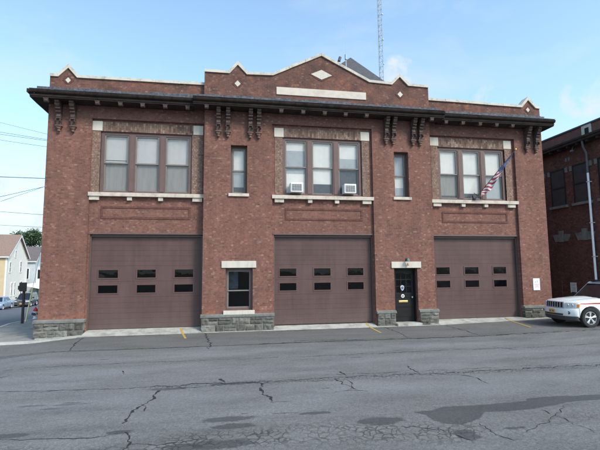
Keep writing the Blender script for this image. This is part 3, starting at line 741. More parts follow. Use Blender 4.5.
# lintels, sills, corner blocks, patterned brick round the big windows
def stone(name, x0, x1, y0, y1, z0, z1, mat='lime', bev=.01, par=ST):
    m = MB(); m.box(x0,x1,y0,y1,z0,z1,bev); return m.build(name, M[mat], par)
def pane_unit(par, x0, x1, z0, z1, y, shades, sash='sash', glass='glass', rail=.5, th=.05):
    """one double hung window: upper sash in front of the lower, glass in each, shade behind"""
    zm = z0+(z1-z0)*rail
    s = MB(); t = .05
    for (a, b, yy) in ((zm-.025, z1, y), (z0, zm+.025, y+.035)):
        s.box(x0, x0+t, yy, yy+.034, a, b); s.box(x1-t, x1, yy, yy+.034, a, b); s.box(x0+t, x1-t, yy, yy+.034, b-t, b); s.box(x0+t, x1-t, yy, yy+.034, a, a+t)
    so = s.build('sash', M[sash], par)
    p = MB(); p.add([(x0+t,y+.015,zm+.025),(x1-t,y+.015,zm+.025),(x1-t,y+.015,z1-t),(x0+t,y+.015,z1-t),(x0+t,y+.05,z0+t),(x1-t,y+.05,z0+t),(x1-t,y+.05,zm-.025),(x0+t,y+.05,zm-.025)],[(0,1,2,3),(4,5,6,7)]); p.build('pane', M[glass], par, fix=False)
    for (f0, f1, mt) in shades:      # fractions measured from the top
        a = z1-(z1-z0)*f1; b = z1-(z1-z0)*f0
        q = MB()
        nseg = 12
        for k in range(nseg):        # slight waves
            xa = x0+.02+(x1-x0-.04)*k/nseg; xb = x0+.02+(x1-x0-.04)*(k+1)/nseg
            ya = y+.11+.0012*math.sin(k*1.9+x0*7); yb = y+.11+.0012*math.sin((k+1)*1.9+x0*7)
            q.add([(xa,ya,a),(xb,yb,a),(xb,yb,b),(xa,ya,b)],[(0,1,2,3)])
        q.build('blind', M[mt], par)
SH = [[[(.0,.05,'blind_w'),(.05,.44,'blind_p'),(.44,.455,'blind_d'),(.455,.49,'blind_p'),(.49,1,'blind_g')],[(.0,.06,'blind_w'),(.06,.49,'blind_p'),(.49,1,'blind_g')],[(.0,.04,'blind_w'),(.04,.49,'blind_p'),(.49,1,'blind_g')]],
      [[(.0,.18,'blind_w'),(.18,.38,'blind_b'),(.38,.62,'blind_b'),(.62,1,'blind_w')],[(.0,.80,'blind_w'),(.80,1,'blind_d')],[(.0,.30,'blind_w'),(.30,.52,'blind_b'),(.52,1,'blind_d')]],
      [[(.0,.5,'blind_w'),(.5,.93,'blind_g'),(.93,1,'blind_d')],[(.0,.72,'blind_w'),(.72,.88,'blind_w'),(.88,1,'blind_d')],[(.0,.5,'blind_w'),(.5,1,'blind_b')]]]
for k, (x0,x1,z0,z1,y) in enumerate(WINS):
    yw = y+.09
    wn = MB(); fr = .13; mu = .27; uw = (x1-x0-2*fr-2*mu)/3
    wn.box(x0, x0+fr, yw-.03, yw+.10, z0, z1); wn.box(x1-fr, x1, yw-.03, yw+.10, z0, z1); wn.box(x0+fr, x1-fr, yw-.03, yw+.10, z1-.11, z1); wn.box(x0+fr, x1-fr, yw-.03, yw+.10, z0, z0+.06)
    for j in (1,2):
        a = x0+fr+j*uw+(j-1)*mu; wn.box(a, a+mu, yw-.028, yw+.10, z0+.06, z1-.11); wn.box(a+.05, a+mu-.05, yw-.05, yw-.0285, z0+.06, z1-.11)
    W = wn.build('window', M['frame'], ST)
    for j in range(3):
        a = x0+fr+j*(uw+mu); pane_unit(W, a, a+uw, z0+.06, z1-.11, yw, SH[k][j])
    # stone corners and patterned brick
    L, Rr = (x0-.36, x1+.36)
    if k == 0: Rr = PL-.06
    ts = MB(); ts.box(L+.02, x0, y-.012, y+.1, z0, 7.94); ts.build('brick_surround', M['tan'], ST); ts = MB()
    r1 = Rr-.02
    ts.box(x1, r1, y-.012, y+.1, z0, 7.94); ts.build('brick_surround', M['tan'], ST)
    tb = MB(); tb.box(L+.42, Rr-.42, y-.015, y+.1, z1+.015, 8.33); tb.build('brick_lintel', M['tan_s'], ST)
    stone('corner_block', L, L+.41, y-.035, y+.1, 7.945, 8.345, 'trim_white'); stone('corner_block', Rr-.41, Rr, y-.035, y+.1, 7.945, 8.345, 'trim_white')
    sl_, sr_ = (-5.29, PL-.004) if k == 0 else ((1.99, 6.46) if k == 1 else (PR+.004, 13.72))
    sd = MB(); sd.prism_yz([(y-.17,5.25),(y-.17,5.40),(y+.09,5.435),(y+.09,5.25)], sl_, sr_); sl2 = sd.build('sill', M['sill_stone'], ST)
    for a, b in ((L, L+.40), (x0+fr+uw+.03, x0+fr+uw+.22), (x0+fr+2*uw+mu+.03, x0+fr+2*uw+mu+.22), (Rr-.40, Rr)):
        m = MB(); m.box(a, b, y-.12, y+.1, 5.09, 5.248, .01); m.build('sill_block', M['sill_stone'], sl2)
    pa, pb = x0+.1, x1-.02
    pb_ = MB(); pb_.box(pa, pb, y-.022, y+.1, 4.79, 4.87); pb_.box(pa, pb, y-.022, y+.1, 4.36, 4.44); pb_.box(pa, pa+.08, y-.022, y+.1, 4.441, 4.789); pb_.box(pb-.08, pb, y-.022, y+.1, 4.441, 4.789)
    pb_.build('brick_panel', M['panel'], ST)
    hd = MB(); hd.box(sl_+.03 if k else -5.25, sr_-.03, y-.118, y-.002, 8.44 if k != 1 else 8.50, 8.46 if k != 1 else 8.52)
    # header line at the top of the recess
    lt = MB(); lt.box(GAR[k][0]-.05 if k else -5.255, GAR[k][1]+(.04 if k else .028), y-.02, y+.05, 3.735, 3.80); lt.build('steel_lintel', M['frame'], ST)
# narrow upstairs windows
for k, (x0, x1) in enumerate(((.27,.95),(7.46,8.14))):
    f = MB(); y = PY+.24; z0, z1 = 5.43, 7.48
    f.box(x0+.002, x0+.08, y, y+.12, z0, z1-.002); f.box(x1-.08, x1-.002, y, y+.12, z0, z1-.002); f.box(x0+.081, x1-.081, y, y+.12, z1-.09, z1-.002); f.box(x0+.081, x1-.081, y, y+.12, z0, z0+.06)
    W = f.build('window', M['sash_dark'], ST)
    pane_unit(W, x0+.081, x1-.081, z0+.06, z1-.09, y+.02, [(.0,.56,'blind_w'),(.56,.86,'blind_b'),(.86,1,'blind_d')] if k == 0 else [(.0,.5,'blind_b'),(.5,.78,'blind_w'),(.78,1,'blind_b')], 'sash', rail=.5)
    stone('sill', x0-.09, x1+.08, PY-.07, PY+.1, 5.30, 5.428, 'sill_stone')
# ground floor window
x0,x1,z0,z1 = .10,1.19,.66,2.36; y = PY+.20
f = MB()
f.box(x0+.002, x0+.075, y-.02, y+.12, z0, z1-.002); f.box(x1-.075, x1-.002, y-.02, y+.12, z0, z1-.002); f.box(x0+.076, x1-.076, y-.02, y+.12, z1-.10, z1-.002); f.box(x0+.076, x1-.076, y-.02, y+.12, z0, z0+.08)
W = f.build('window', M['frame'], ST); pane_unit(W, x0+.076, x1-.076, z0+.08, z1-.10, y+.02, [], 'sash', 'glass_d', rail=.46)
stone('lintel', -.07, 1.33, PY-.05, PY+.1, 2.362, 2.64, 'trim_white'); stone('sill', .02, 1.27, PY-.08, PY+.1, .50, .658, 'trim_white')
# dark blue card inside, coloured as the reflection in that window's upper sash
m = MB(); m.box(.25,.62, y+.32,y+.33, 1.5,2.2); m.build('poster', paint('blue_poster',(.035,.05,.075,1),.7,.5,6), W)
# garage doors
COLS = [[(-4.88,-4.13),(-3.42,-2.68),(-1.96,-1.20)], [(2.33,3.06),(3.81,4.55),(5.29,6.02)], [(9.55,10.23),(10.97,11.68),(12.42,13.10)]]
def door_windows(gx): return COLS[gx]
for k, (x0,x1,_,z1,y) in enumerate(GAR):
    yd = y+.19
    d = MB(); secs = [0.0,.62,1.24,1.86,2.48,3.10,3.72]
    random.seed(30+k)
    for i in range(6):
        zb, zt = secs[i]+.0022, secs[i+1]-.0022
        holes = []
        if i in (2,3):
            za, zc = ((1.39,1.72) if i == 2 else (1.99,2.33))
            holes = [(a,b,za,zc) for a,b in COLS[k]]
        dy = random.uniform(-.003,.003)
        wall_grid(d, x0+.03, x1-.03, zb, zt, yd+dy, yd+.045+dy, holes)
        # stiffening ribs pressed into each section
        if not holes:
            for q in (1,2): d.box(x0+.05, x1-.05, yd-.004+dy, yd+.002, zb+(zt-zb)*q/3-.012, zb+(zt-zb)*q/3+.012)
    d.box(x0+.03, x1-.03, yd+.05, yd+.06, .0, 3.72)  # backing
    # cut the backing away behind the panes by building it in strips instead
    D = None
    d.v = d.v[:-8]; d.f = d.f[:-6]; d.mi = d.mi[:-6]
    D = d.build('garage_door', M['door'], ST)
    for i, (za,zc) in enumerate(((1.39,1.72),(1.99,2.33))):
        for a, b in COLS[k]:
            fr = MB(); t = .035
            fr.box(a-t,a+.012,yd-.016,yd+.05,za-t,zc+t); fr.box(b-.012,b+t,yd-.016,yd+.05,za-t,zc+t); fr.box(a+.0125,b-.0125,yd-.016,yd+.05,zc-.012,zc+t); fr.box(a+.0125,b-.0125,yd-.016,yd+.05,za-t,za+.012)
            F = fr.build('window_frame', M['doorframe'], D); p = MB(); p.add([(a+.012,yd+.017,za+.012),(b-.012,yd+.017,za+.012),(b-.012,yd+.017,zc-.012),(a+.012,yd+.017,zc-.012)],[(0,1,2,3)]); p.build('pane', M['glass_d'], F, fix=False)
    s = MB(); s.box(x0+.03,x1-.03,yd-.01,yd+.05,-.03,.008); s.build('bottom_seal', M['rubber'], D)
    t = MB(); t.box(x0+.001,x0+.045,yd-.10,yd+.0-.012,-.1,3.70); t.box(x1-.045,x1-.001,yd-.10,yd-.012,-.1,3.70); t.box(x0+.046,x1-.046,yd-.09,yd-.012,3.64,3.725); t.build('door_frame', M['sash_dark'], ST)
# entrance door, one small light over it
x0,x1,z1 = 7.31,8.38,2.30; y = PY+.30
d = MB(); d.box(x0+.002,x0+.06,y-.08,y+.1,-.1,z1-.002); d.box(x1-.06,x1-.002,y-.08,y+.1,-.1,z1-.002); d.box(x0+.0605,x1-.0605,y-.08,y+.1,z1-.08,z1-.002)
DF = d.build('door_frame', M['black'], ST)
d = MB(); a, b = x0+.065, x1-.065; zt = z1-.085
holes = []
pw = (b-a-.24-.06)/3; ph = (zt-.14-1.22-.06)/3
for i in range(3):
    for j in range(3): holes.append((a+.12+i*(pw+.03), a+.12+i*(pw+.03)+pw, 1.22+j*(ph+.03), 1.22+j*(ph+.03)+ph))
wall_grid(d, a, b, -.02, zt, y, y+.045, holes)
for zc in (.18,.62): 
    d.box(a+.12,b-.12,y-.012,y+.002,zc,zc+.012); d.box(a+.12,b-.12,y-.012,y+.002,zc+.40,zc+.412)
d.box(a, b, y-.014, y+.002, 1.13, 1.185)
ED = d.build('entrance_door', M['black'], ST)
p = MB(); p.add([(a+.1,y+.02,1.2),(b-.1,y+.02,1.2),(b-.1,y+.02,zt-.12),(a+.1,y+.02,zt-.12)],[(0,1,2,3)]); p.build('pane', M['glass_d'], ED, fix=False)
p = MB(); p.box(7.60,8.02,y-.022,y+.001,.80,.885,.006); p.box(7.63,7.99,y-.028,y-.0225,.815,.87,.004); p.build('mail_slot', M['brass'], ED)
p = MB(); p.lathe([(.001,-.006),(.08,-.006),(.08,.004),(.001,.004)], (7.79,y-.018,1.08), 'y', 20); nb = p.build('number_plate', M['whiteplastic'], ED)
p = MB()
for s in (-1,1): p.box(7.79+s*.028-.013, 7.79+s*.028+.013, y-.03, y-.0245, 1.04, 1.12)
p.build('number', M['darkgrille'], nb)
p = MB(); sh = [(q[0]*.8,1.425+(q[1]-1.425)*.8) for q in [(-.10,1.53),(-.06,1.56),(0,1.58),(.06,1.56),(.10,1.53),(.105,1.43),(.07,1.34),(0,1.27),(-.07,1.34),(-.105,1.43)]]
p.prism_xz([(7.78+q[0],q[1]) for q in sh], y-.02, y-.002); bd = p.build('badge', M['white_dim'], ED)
p = MB(); p.prism_xz([(7.78+q[0]*.72,1.425+(q[1]-1.425)*.55) for q in sh], y-.026, y-.0203); p.build('badge_field', paint('faded_badge_blue',(.11,.14,.30,1),.5), bd)
p = MB(); p.lathe([(.02,0),(.035,-.02),(.038,-.05),(.02,-.065)], (8.22,y-.01,1.02), 'y', 14); p.build('handle', M['galv'], ED, smooth=40)
stone('lintel', 7.18, 8.55, PY-.05, PY+.1, 2.302, 2.575, 'trim_white')
stone('door_step', 7.29, 8.40, PY-.30, y+.1, -.4, -.035, 'conc')
# hipped slate roof behind the parapet and the two pipes on it
ap = (8.12,8,16.13); c = [(2.6,6,11.5),(13.18,6,11.5),(13.6,12,11.5),(2.6,12,11.5)]
m = MB(); 
m.add([ap]+c+[(x,y,9.38) for x,y,z in c], [(0,1,2),(0,2,3),(0,3,4),(0,4,1)]+[(1+i,5+i,5+(i+1)%4,1+(i+1)%4) for i in range(4)])
m.build('hipped_roof', M['slate'], ST)
m = MB(); m.tube([(6.90,5,9.38),(6.90,5,14.60)], .035, 8); m.tube([(6.90,5,14.38),(6.90,5,14.68)], .065, 10); m.tube([(6.90,5,14.68),(6.90,5,16.6)], .006, 5); m.build('vent_pipe', M['galv'], ST)
m = MB(); m.tube([(6.36,5,9.38),(6.36,5,14.12),(6.44,5,14.25),(6.53,5,14.30)], .04, 8); m.tube([(6.49,5,14.25),(6.56,5,14.50)], .085, 10); m.build('vent_pipe', M['darkpipe'], ST)

# ------------------------------------------------------------------ things on the station
def make_ac(x0, x1, z0, z1, label):
    t = thing('air_conditioner', ((x0+x1)/2, -.05, z0), label, 'air conditioner', 'window air conditioners')
    b = MB(); b.box(x0,x1,-.42,.0,z0,z1,.02); body = b.build('casing', M['whiteplastic'], t)
    g = MB(); g.box(x0+.05,x1-.05,-.428,-.4205,z0+.06,z1-.07); gr = g.build('grille', M['darkgrille'], t)
    s = MB()
    for k in range(7):
        z = z0+.085+k*(z1-z0-.18)/6; s.box(x0+.05,x1-.05,-.436,-.4285,z-.006,z+.006)
    for k in range(5): x = x0+.07+k*(x1-x0-.14)/4; s.box(x-.004,x+.004,-.437,-.4362,z0+.06,z1-.07)
    s.build('louvre', M['white_dim'], gr)
    return t
a1 = make_ac(2.76,3.29,5.52,5.93,'white window air conditioner in the left pane of the middle upstairs window')
a2 = make_ac(5.10,5.63,5.52,5.93,'white window air conditioner in the right pane of the middle upstairs window')
# flag on a slanting pole
def flag_mat():
    m, nt, b = new_mat('flag_cloth')
    uv = nt.nodes.new('ShaderNodeUVMap'); sp = nt.nodes.new('ShaderNodeSeparateXYZ'); nt.links.new(uv.outputs[0], sp.inputs[0])
    s = math_n(nt, 'MODULO', math_n(nt,'MULTIPLY', sp.outputs[1], 9.0), 1.0)
    st = math_n(nt, 'GREATER_THAN', s, .5)
    col = mixc(nt, st, (.30,.035,.055,1), (.52,.50,.50,1))
    vo = nt.nodes.new('ShaderNodeTexVoronoi'); vo.inputs['Scale'].default_value = 22; nt.links.new(uv.outputs[0], vo.inputs['Vector'])
    star = math_n(nt, 'LESS_THAN', vo.outputs['Distance'], .28)
    blue = mixc(nt, star, (.05,.085,.22,1), (.35,.38,.45,1))
    can = math_n(nt, 'MULTIPLY', math_n(nt,'LESS_THAN', sp.outputs[0], .40), math_n(nt,'LESS_THAN', sp.outputs[1], .54))
    col = mixc(nt, can, col, blue)
    nt.links.new(col, b.inputs['Base Color']); b.inputs['Roughness'].default_value = .85; return m
FL = thing('flag', (11.43,-.06,5.44), 'american flag hanging in folds from a slanting pole on the right upstairs window sill', 'flag')
p0, p1 = Vector((11.40,-.10,5.42)), Vector((12.98,-1.02,7.60))
m = MB(); m.tube([p0, p1], .017, 8); fp = m.build('pole', M['bracket'], FL)
m = MB(); m.lathe([(.005,-.05),(.035,-.03),(.045,0),(.03,.035),(.005,.05)], tuple(p1), 'z', 12); m.build('finial', M['brass'], fp, smooth=60)
m = MB(); m.tube([(11.40,.05,5.62),(11.36,-.05,5.47),(11.40,-.12,5.44)], .03, 8); m.box(11.33,11.47,-.12,.0,5.40,5.45,.01); m.tube([(11.46,.02,5.75),(11.52,-.16,5.60)], .012, 6); m.build('holder', M['black'], FL)
def flag_cloth():
    nu, nv = 46, 22; mb = MB(); vs = []; uvs = []
    axis = p1-p0; side = Vector((axis.y,-axis.x,0)).normalized()
    for i in range(nu+1):
        u = i/nu                               # along the pole from the tip downwards
        base = p1.lerp(p0, .06+.76*u)
        drop = (.12+.46*min(1,u*1.5))*(1-.55*max(0,u-.62)/.38)
        for j in range(nv+1):
            v = j/nv
            fold = math.sin(u*25+v*2.5)*.055*v + math.sin(u*11+2+v*3)*.04*v
            q = base + Vector((0,0,-1))*drop*v*(1-.10*v) + side*fold - axis.normalized()*(.25*v*drop) + Vector((-.03,.02,0))*v
            vs.append(q); uvs.append((u*.9, (v*.35+u*1.0)))
    n = nv+1; fs = [(i*n+j, i*n+j+1, (i+1)*n+j+1, (i+1)*n+j) for i in range(nu) for j in range(nv)]
    mb.add(vs, fs); o = mb.build('cloth', flag_mat(), FL, smooth=80, fix=False)
    uvl = o.data.uv_layers.new(name='UVMap')
    for l in o.data.loops: uvl.data[l.index].uv = uvs[l.vertex_index]
flag_cloth()
# lamp over the entrance
LP = thing('wall_lamp', (7.88, PY-.05, 2.55), 'small green and copper lamp above the entrance door', 'lamp')
m = MB(); m.tube([(7.88,PY-.01,2.66),(7.88,PY-.14,2.70),(7.87,PY-.20,2.66)], .018, 8); m.box(7.84,7.92,PY-.012,PY-.001,2.60,2.72,.004); m.build('arm', M['black'], LP)
m = MB(); m.lathe([(.02,.09),(.05,.07),(.075,.0),(.085,-.05),(.07,-.055),(.01,-.02)], (7.87,PY-.21,2.64), 'z', 16); m.build('lamp_shade', paint('lamp_green',(.10,.15,.13,1),.5), LP, smooth=50)
m = MB(); m.lathe([(.015,.0),(.045,-.02),(.05,-.09),(.02,-.12)], (7.90,PY-.14,2.52), 'z', 14); m.build('bulb', paint('bulb_glass',(.75,.36,.24,1),.3), LP, smooth=50)
# notice on the right-hand pier: white plate, red printing
def text_lines(par, rows, x0, x1, y, mat):
    for (zc, h, fracs) in rows:
        q = MB()
        for (fa, fb) in fracs: q.box(x0+(x1-x0)*fa, x0+(x1-x0)*fb, y-.0015, y, zc-h/2, zc+h/2)
        q.build('lettering', mat, par)
SG = thing('notice_sign', (14.40,-.02,1.22), 'white sign with red printing on the right end brick pier', 'sign')
m = MB(); m.box(14.23,14.58,-.022,-.004,1.22,1.77,.006); pl = m.build('plate', M['white'], SG)
mk = paint('faded_red_print', (.66,.40,.42,1), .6)
random.seed(3)
def words(n): 
    x = .10; out = []
    while x < .86 and len(out) < n:
        w_ = random.uniform(.06,.16); out.append((x, min(.9,x+w_))); x += w_+.045
    return out
cv = bpy.data.curves.new('lettering', 'FONT'); cv.body = 'NO\nPARKING'; cv.align_x = 'CENTER'; cv.size = .085; cv.extrude = .001; cv.space_line = .9
def as_mesh_text(body, size, loc, mat, parent, rot=(PI/2,0,0), name='lettering'):
    c = bpy.data.curves.new('tmp','FONT'); c.body = body; c.align_x = 'CENTER'; c.align_y = 'CENTER'; c.size = size; c.extrude = .001
    t = bpy.data.objects.new('tmp', c); COL.objects.link(t); bpy.context.view_layer.update()
    me = bpy.data.meshes.new_from_object(t.evaluated_get(bpy.context.evaluated_depsgraph_get()))
    me.name = name; bpy.data.objects.remove(t); bpy.data.curves.remove(c)
    me.materials.clear(); me.materials.append(mat)
    me.transform(Matrix.Rotation(rot[2],4,'Z') @ Matrix.Rotation(rot[0],4,'X'))
    off = Vector((0,0,0)); p = parent
    while p is not None: off += Vector(p.get('_o',(0,0,0))); p = p.parent
    me.transform(Matrix.Translation(Vector(loc)-off))
    o = bpy.data.objects.new(name, me); COL.objects.link(o); o.parent = parent; return o
bpy.data.curves.remove(cv)
text_lines(SG, [(1.50,.028,[(.10,.90)]),(1.455,.03,[(.3,.44),(.48,.72)]),(1.41,.028,[(.3,.5),(.55,.76)]),(1.365,.025,[(.22,.42),(.46,.6),(.66,.9)])], 14.23, 14.58, -.0225, mk)
m = MB(); m.lathe([(.026,-.0015),(.034,-.0015),(.034,0),(.026,0)], (14.34,-.0225,1.60), 'y', 20); m.build('emblem', mk, pl)
m = MB(); m.box(14.42,14.47,-.0245,-.0226,1.56,1.69); m.build('lettering', M['white_dim'], pl)

# ------------------------------------------------------------------ brick building across the alley
NX = 18.4
NB = thing('brick_building', (24, 8, .05), 'dark brick building in shade at the right edge with boarded windows and pale keystones', 'building')
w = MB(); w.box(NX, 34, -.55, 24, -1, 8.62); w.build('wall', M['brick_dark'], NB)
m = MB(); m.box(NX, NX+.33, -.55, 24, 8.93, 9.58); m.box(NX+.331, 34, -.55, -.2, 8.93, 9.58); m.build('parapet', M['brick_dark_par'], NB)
m = MB(); m.box(NX-.06, NX+.38, -.6, 24, 9.582, 9.67, .01); m.build('coping', M['slate'], NB)
def n_run():
    m = MB(); m.box(NX-.45, NX+.5, -.9, 24, 8.72, 8.84); m.box(NX-.50, NX-.40, -.95, 24, 8.84, 8.95, .01); m.box(NX-.2, NX+.1, -.7, 24, 8.622, 8.718)
    m.box(NX-.398, 34, -1.0, -.2, 8.841, 8.929)
    for k in range(24): y = -.3+k*.62; m.box(NX-.40, NX-.02, y-.05, y+.05, 8.60, 8.719)
    m.build('cornice', M['cornice'], NB)
n_run()
m = MB(); m.box(NX-.035, NX+.2, .33, .93, 8.96, 9.62, .01); wb = m.build('stone_block', M['trim_white'], NB)
m = MB(); m.box(NX-.045, NX-.036, .47, .72, 8.99, 9.42); m.build('opening', M['void'], wb)
brd = paint('dark_boarding', (.045,.038,.037,1), .8, .2, 3)
def blk(y0, y1, z0, z1, mat='white_dim', d=.03): 
    m = MB(); m.box(NX-d, NX+.1, y0, y1, z0, z1, .008); m.build('corner_block', M[mat], NB)
for (ya, yb) in ((.68,1.72),(2.26,3.30),(3.9,4.9),(-.45,.12)):
    m = MB(); m.box(NX-.012, NX+.05, ya, yb, 5.66, 7.70); W = m.build('window', brd, NB)
    f = MB(); f.box(NX-.03, NX-.013, ya, ya+.06, 5.66, 7.7); f.box(NX-.03, NX-.013, yb-.06, yb, 5.66, 7.7); f.box(NX-.03,NX-.013,ya+.061,yb-.061,6.62,6.69); f.box(NX-.03,NX-.013,ya+.061,yb-.061,7.63,7.7); f.build('frame', M['black'], W)
    m = MB(); m.box(NX-.12, NX+.05, ya-.1, yb+.1, 5.52, 5.655, .01); m.build('sill', M['grey_stone'], NB)
    for y in (ya-.20, yb+.02): blk(y, y+.18, 7.42, 7.70, 'grey_stone')
    # ground floor: flat arch with a raised keystone over a bricked opening
    yc = (ya+yb)/2; m = MB()
    m.prism_yz([(ya+.05,3.68),(yc-.13,3.68),(yc-.16,4.10),(ya-.10,4.06)], NX-.03, NX+.05); m.build('lintel', M['grey_stone'], NB); m = MB(); m.prism_yz([(yb-.05,3.68),(yb+.10,4.06),(yc+.16,4.10),(yc+.13,3.68)], NX-.03, NX+.05)
    L = m.build('lintel', M['grey_stone'], NB)
    m = MB(); m.prism_yz([(yc-.125,3.66),(yc+.125,3.66),(yc+.155,4.27),(yc-.155,4.27)], NX-.07, NX+.05); m.build('keystone', M['grey_stone'], L)
    m = MB(); m.box(NX-.008, NX+.05, ya+.06, yb-.06, 1.0, 3.67); m.build('bricked_opening', M['brick_dark'], NB)
for xa in (19.6, 22.4, 25.2, 28.0, 30.8):
    for z0, z1 in ((5.66,7.70),(1.3,3.6)):
        m = MB(); m.box(xa, xa+1.2, -.562, -.5, z0, z1); W = m.build('window', brd, NB)
        m = MB(); m.box(xa-.1, xa+1.3, -.66, -.5, z0-.14, z0-.005, .01); m.build('sill', M['grey_stone'], NB)
        m = MB(); m.box(xa-.15, xa+1.35, -.58, -.5, z1+.005, z1+.28, .01); m.build('lintel', M['grey_stone'], NB)
for y in (1.90, 2.10): blk(y-.06, y+.06, 8.0, 8.2, 'grey_stone')
m = MB(); m.tube([(NX-.14,.62,7.05),(NX-.14,.62,1.0)], .055, 12); m.build('downpipe', M['pipe'], NB, smooth=50)
m = MB(); m.tube([(NX-.34,.62,8.72),(NX-.30,.62,8.4),(NX-.14,.62,8.1),(NX-.14,.62,7.05)], .055, 12); m.build('downpipe', M['darkpipe'], NB, smooth=50)  # upper run of the same white pipe, its shade put into the colour
m = MB()
for z in (6.6,4.5,2.8,1.5): m.box(NX-.21, NX-.001, .55, .69, z-.02, z+.02)
m.build('pipe_clip', M['white_dim'], NB)
m = MB(); m.lathe([(.02,.0),(.09,-.02),(.10,-.09),(.03,-.14)], (NX-.28,1.35,8.45), 'z', 14); m.tube([(NX-.28,1.35,8.45),(NX-.2,1.35,8.62)], .02, 6); m.build('floodlight', M['darkpipe'], NB)
S2 = thing('wall_sign', (NX-.02, 2.2, .92), 'small pale sign on the dark alley wall above the white car bonnet', 'sign')
m = MB(); m.box(NX-.03, NX-.004, 2.0, 2.40, .92, 1.46, .006); m.build('plate', paint('pale_sign',(.66,.74,.72,1),.5), S2)
m = MB()
for z, a, b in ((1.36,2.06,2.34),(1.29,2.1,2.3),(1.2,2.05,2.32),(1.13,2.05,2.25),(1.05,2.08,2.33)): m.box(NX-.0325, NX-.0305, a, b, z-.014, z+.014)
m.build('lettering', paint('faded_green_print',(.36,.45,.42,1),.6), S2)

# ------------------------------------------------------------------ cars
def car_paint(name, c, rough=.28):
    m, nt, b = new_mat(name); co = objco(nt)
    f = noise_tex(nt, 3, 5, .6, co)
    nt.links.new(ramp(nt, f, [(.3, tuple(x*.9 for x in c)), (.7, c)]), b.inputs['Base Color'])
    b.inputs['Roughness'].default_value = rough; b.inputs['Coat Weight'].default_value = .6; b.inputs['Coat Roughness'].default_value = .06
    return m
M['carglass'] = new_mat('car_glass')[0]; _b = M['carglass'].node_tree.nodes['Principled BSDF']
_b.inputs['Base Color'].default_value = (.012,.016,.02,1); _b.inputs['Roughness'].default_value = .04; _b.inputs['Specular IOR Level'].default_value = .6
M['chrome'] = paint('chrome', (.52,.53,.55,1), .3, .05, 5, metal=.35)
M['alloy'] = paint('alloy_wheel', (.60,.61,.62,1), .35, .06, 8, metal=.35)
M['lamp'] = paint('headlight_glass', (.48,.51,.54,1), .12, .25, 14, spec=.7)
M['amber'] = paint('amber_lens', (.80,.22,.03,1), .25, .05, 9)
M['tail'] = paint('tail_lens', (.40,.02,.02,1), .25, .05, 9)
M['plate'] = paint('gold_number_plate', (.72,.36,.03,1), .5, .05, 9)
M['plastic'] = paint('dark_bumper_plastic', (.05,.05,.052,1), .6, .1, 10)

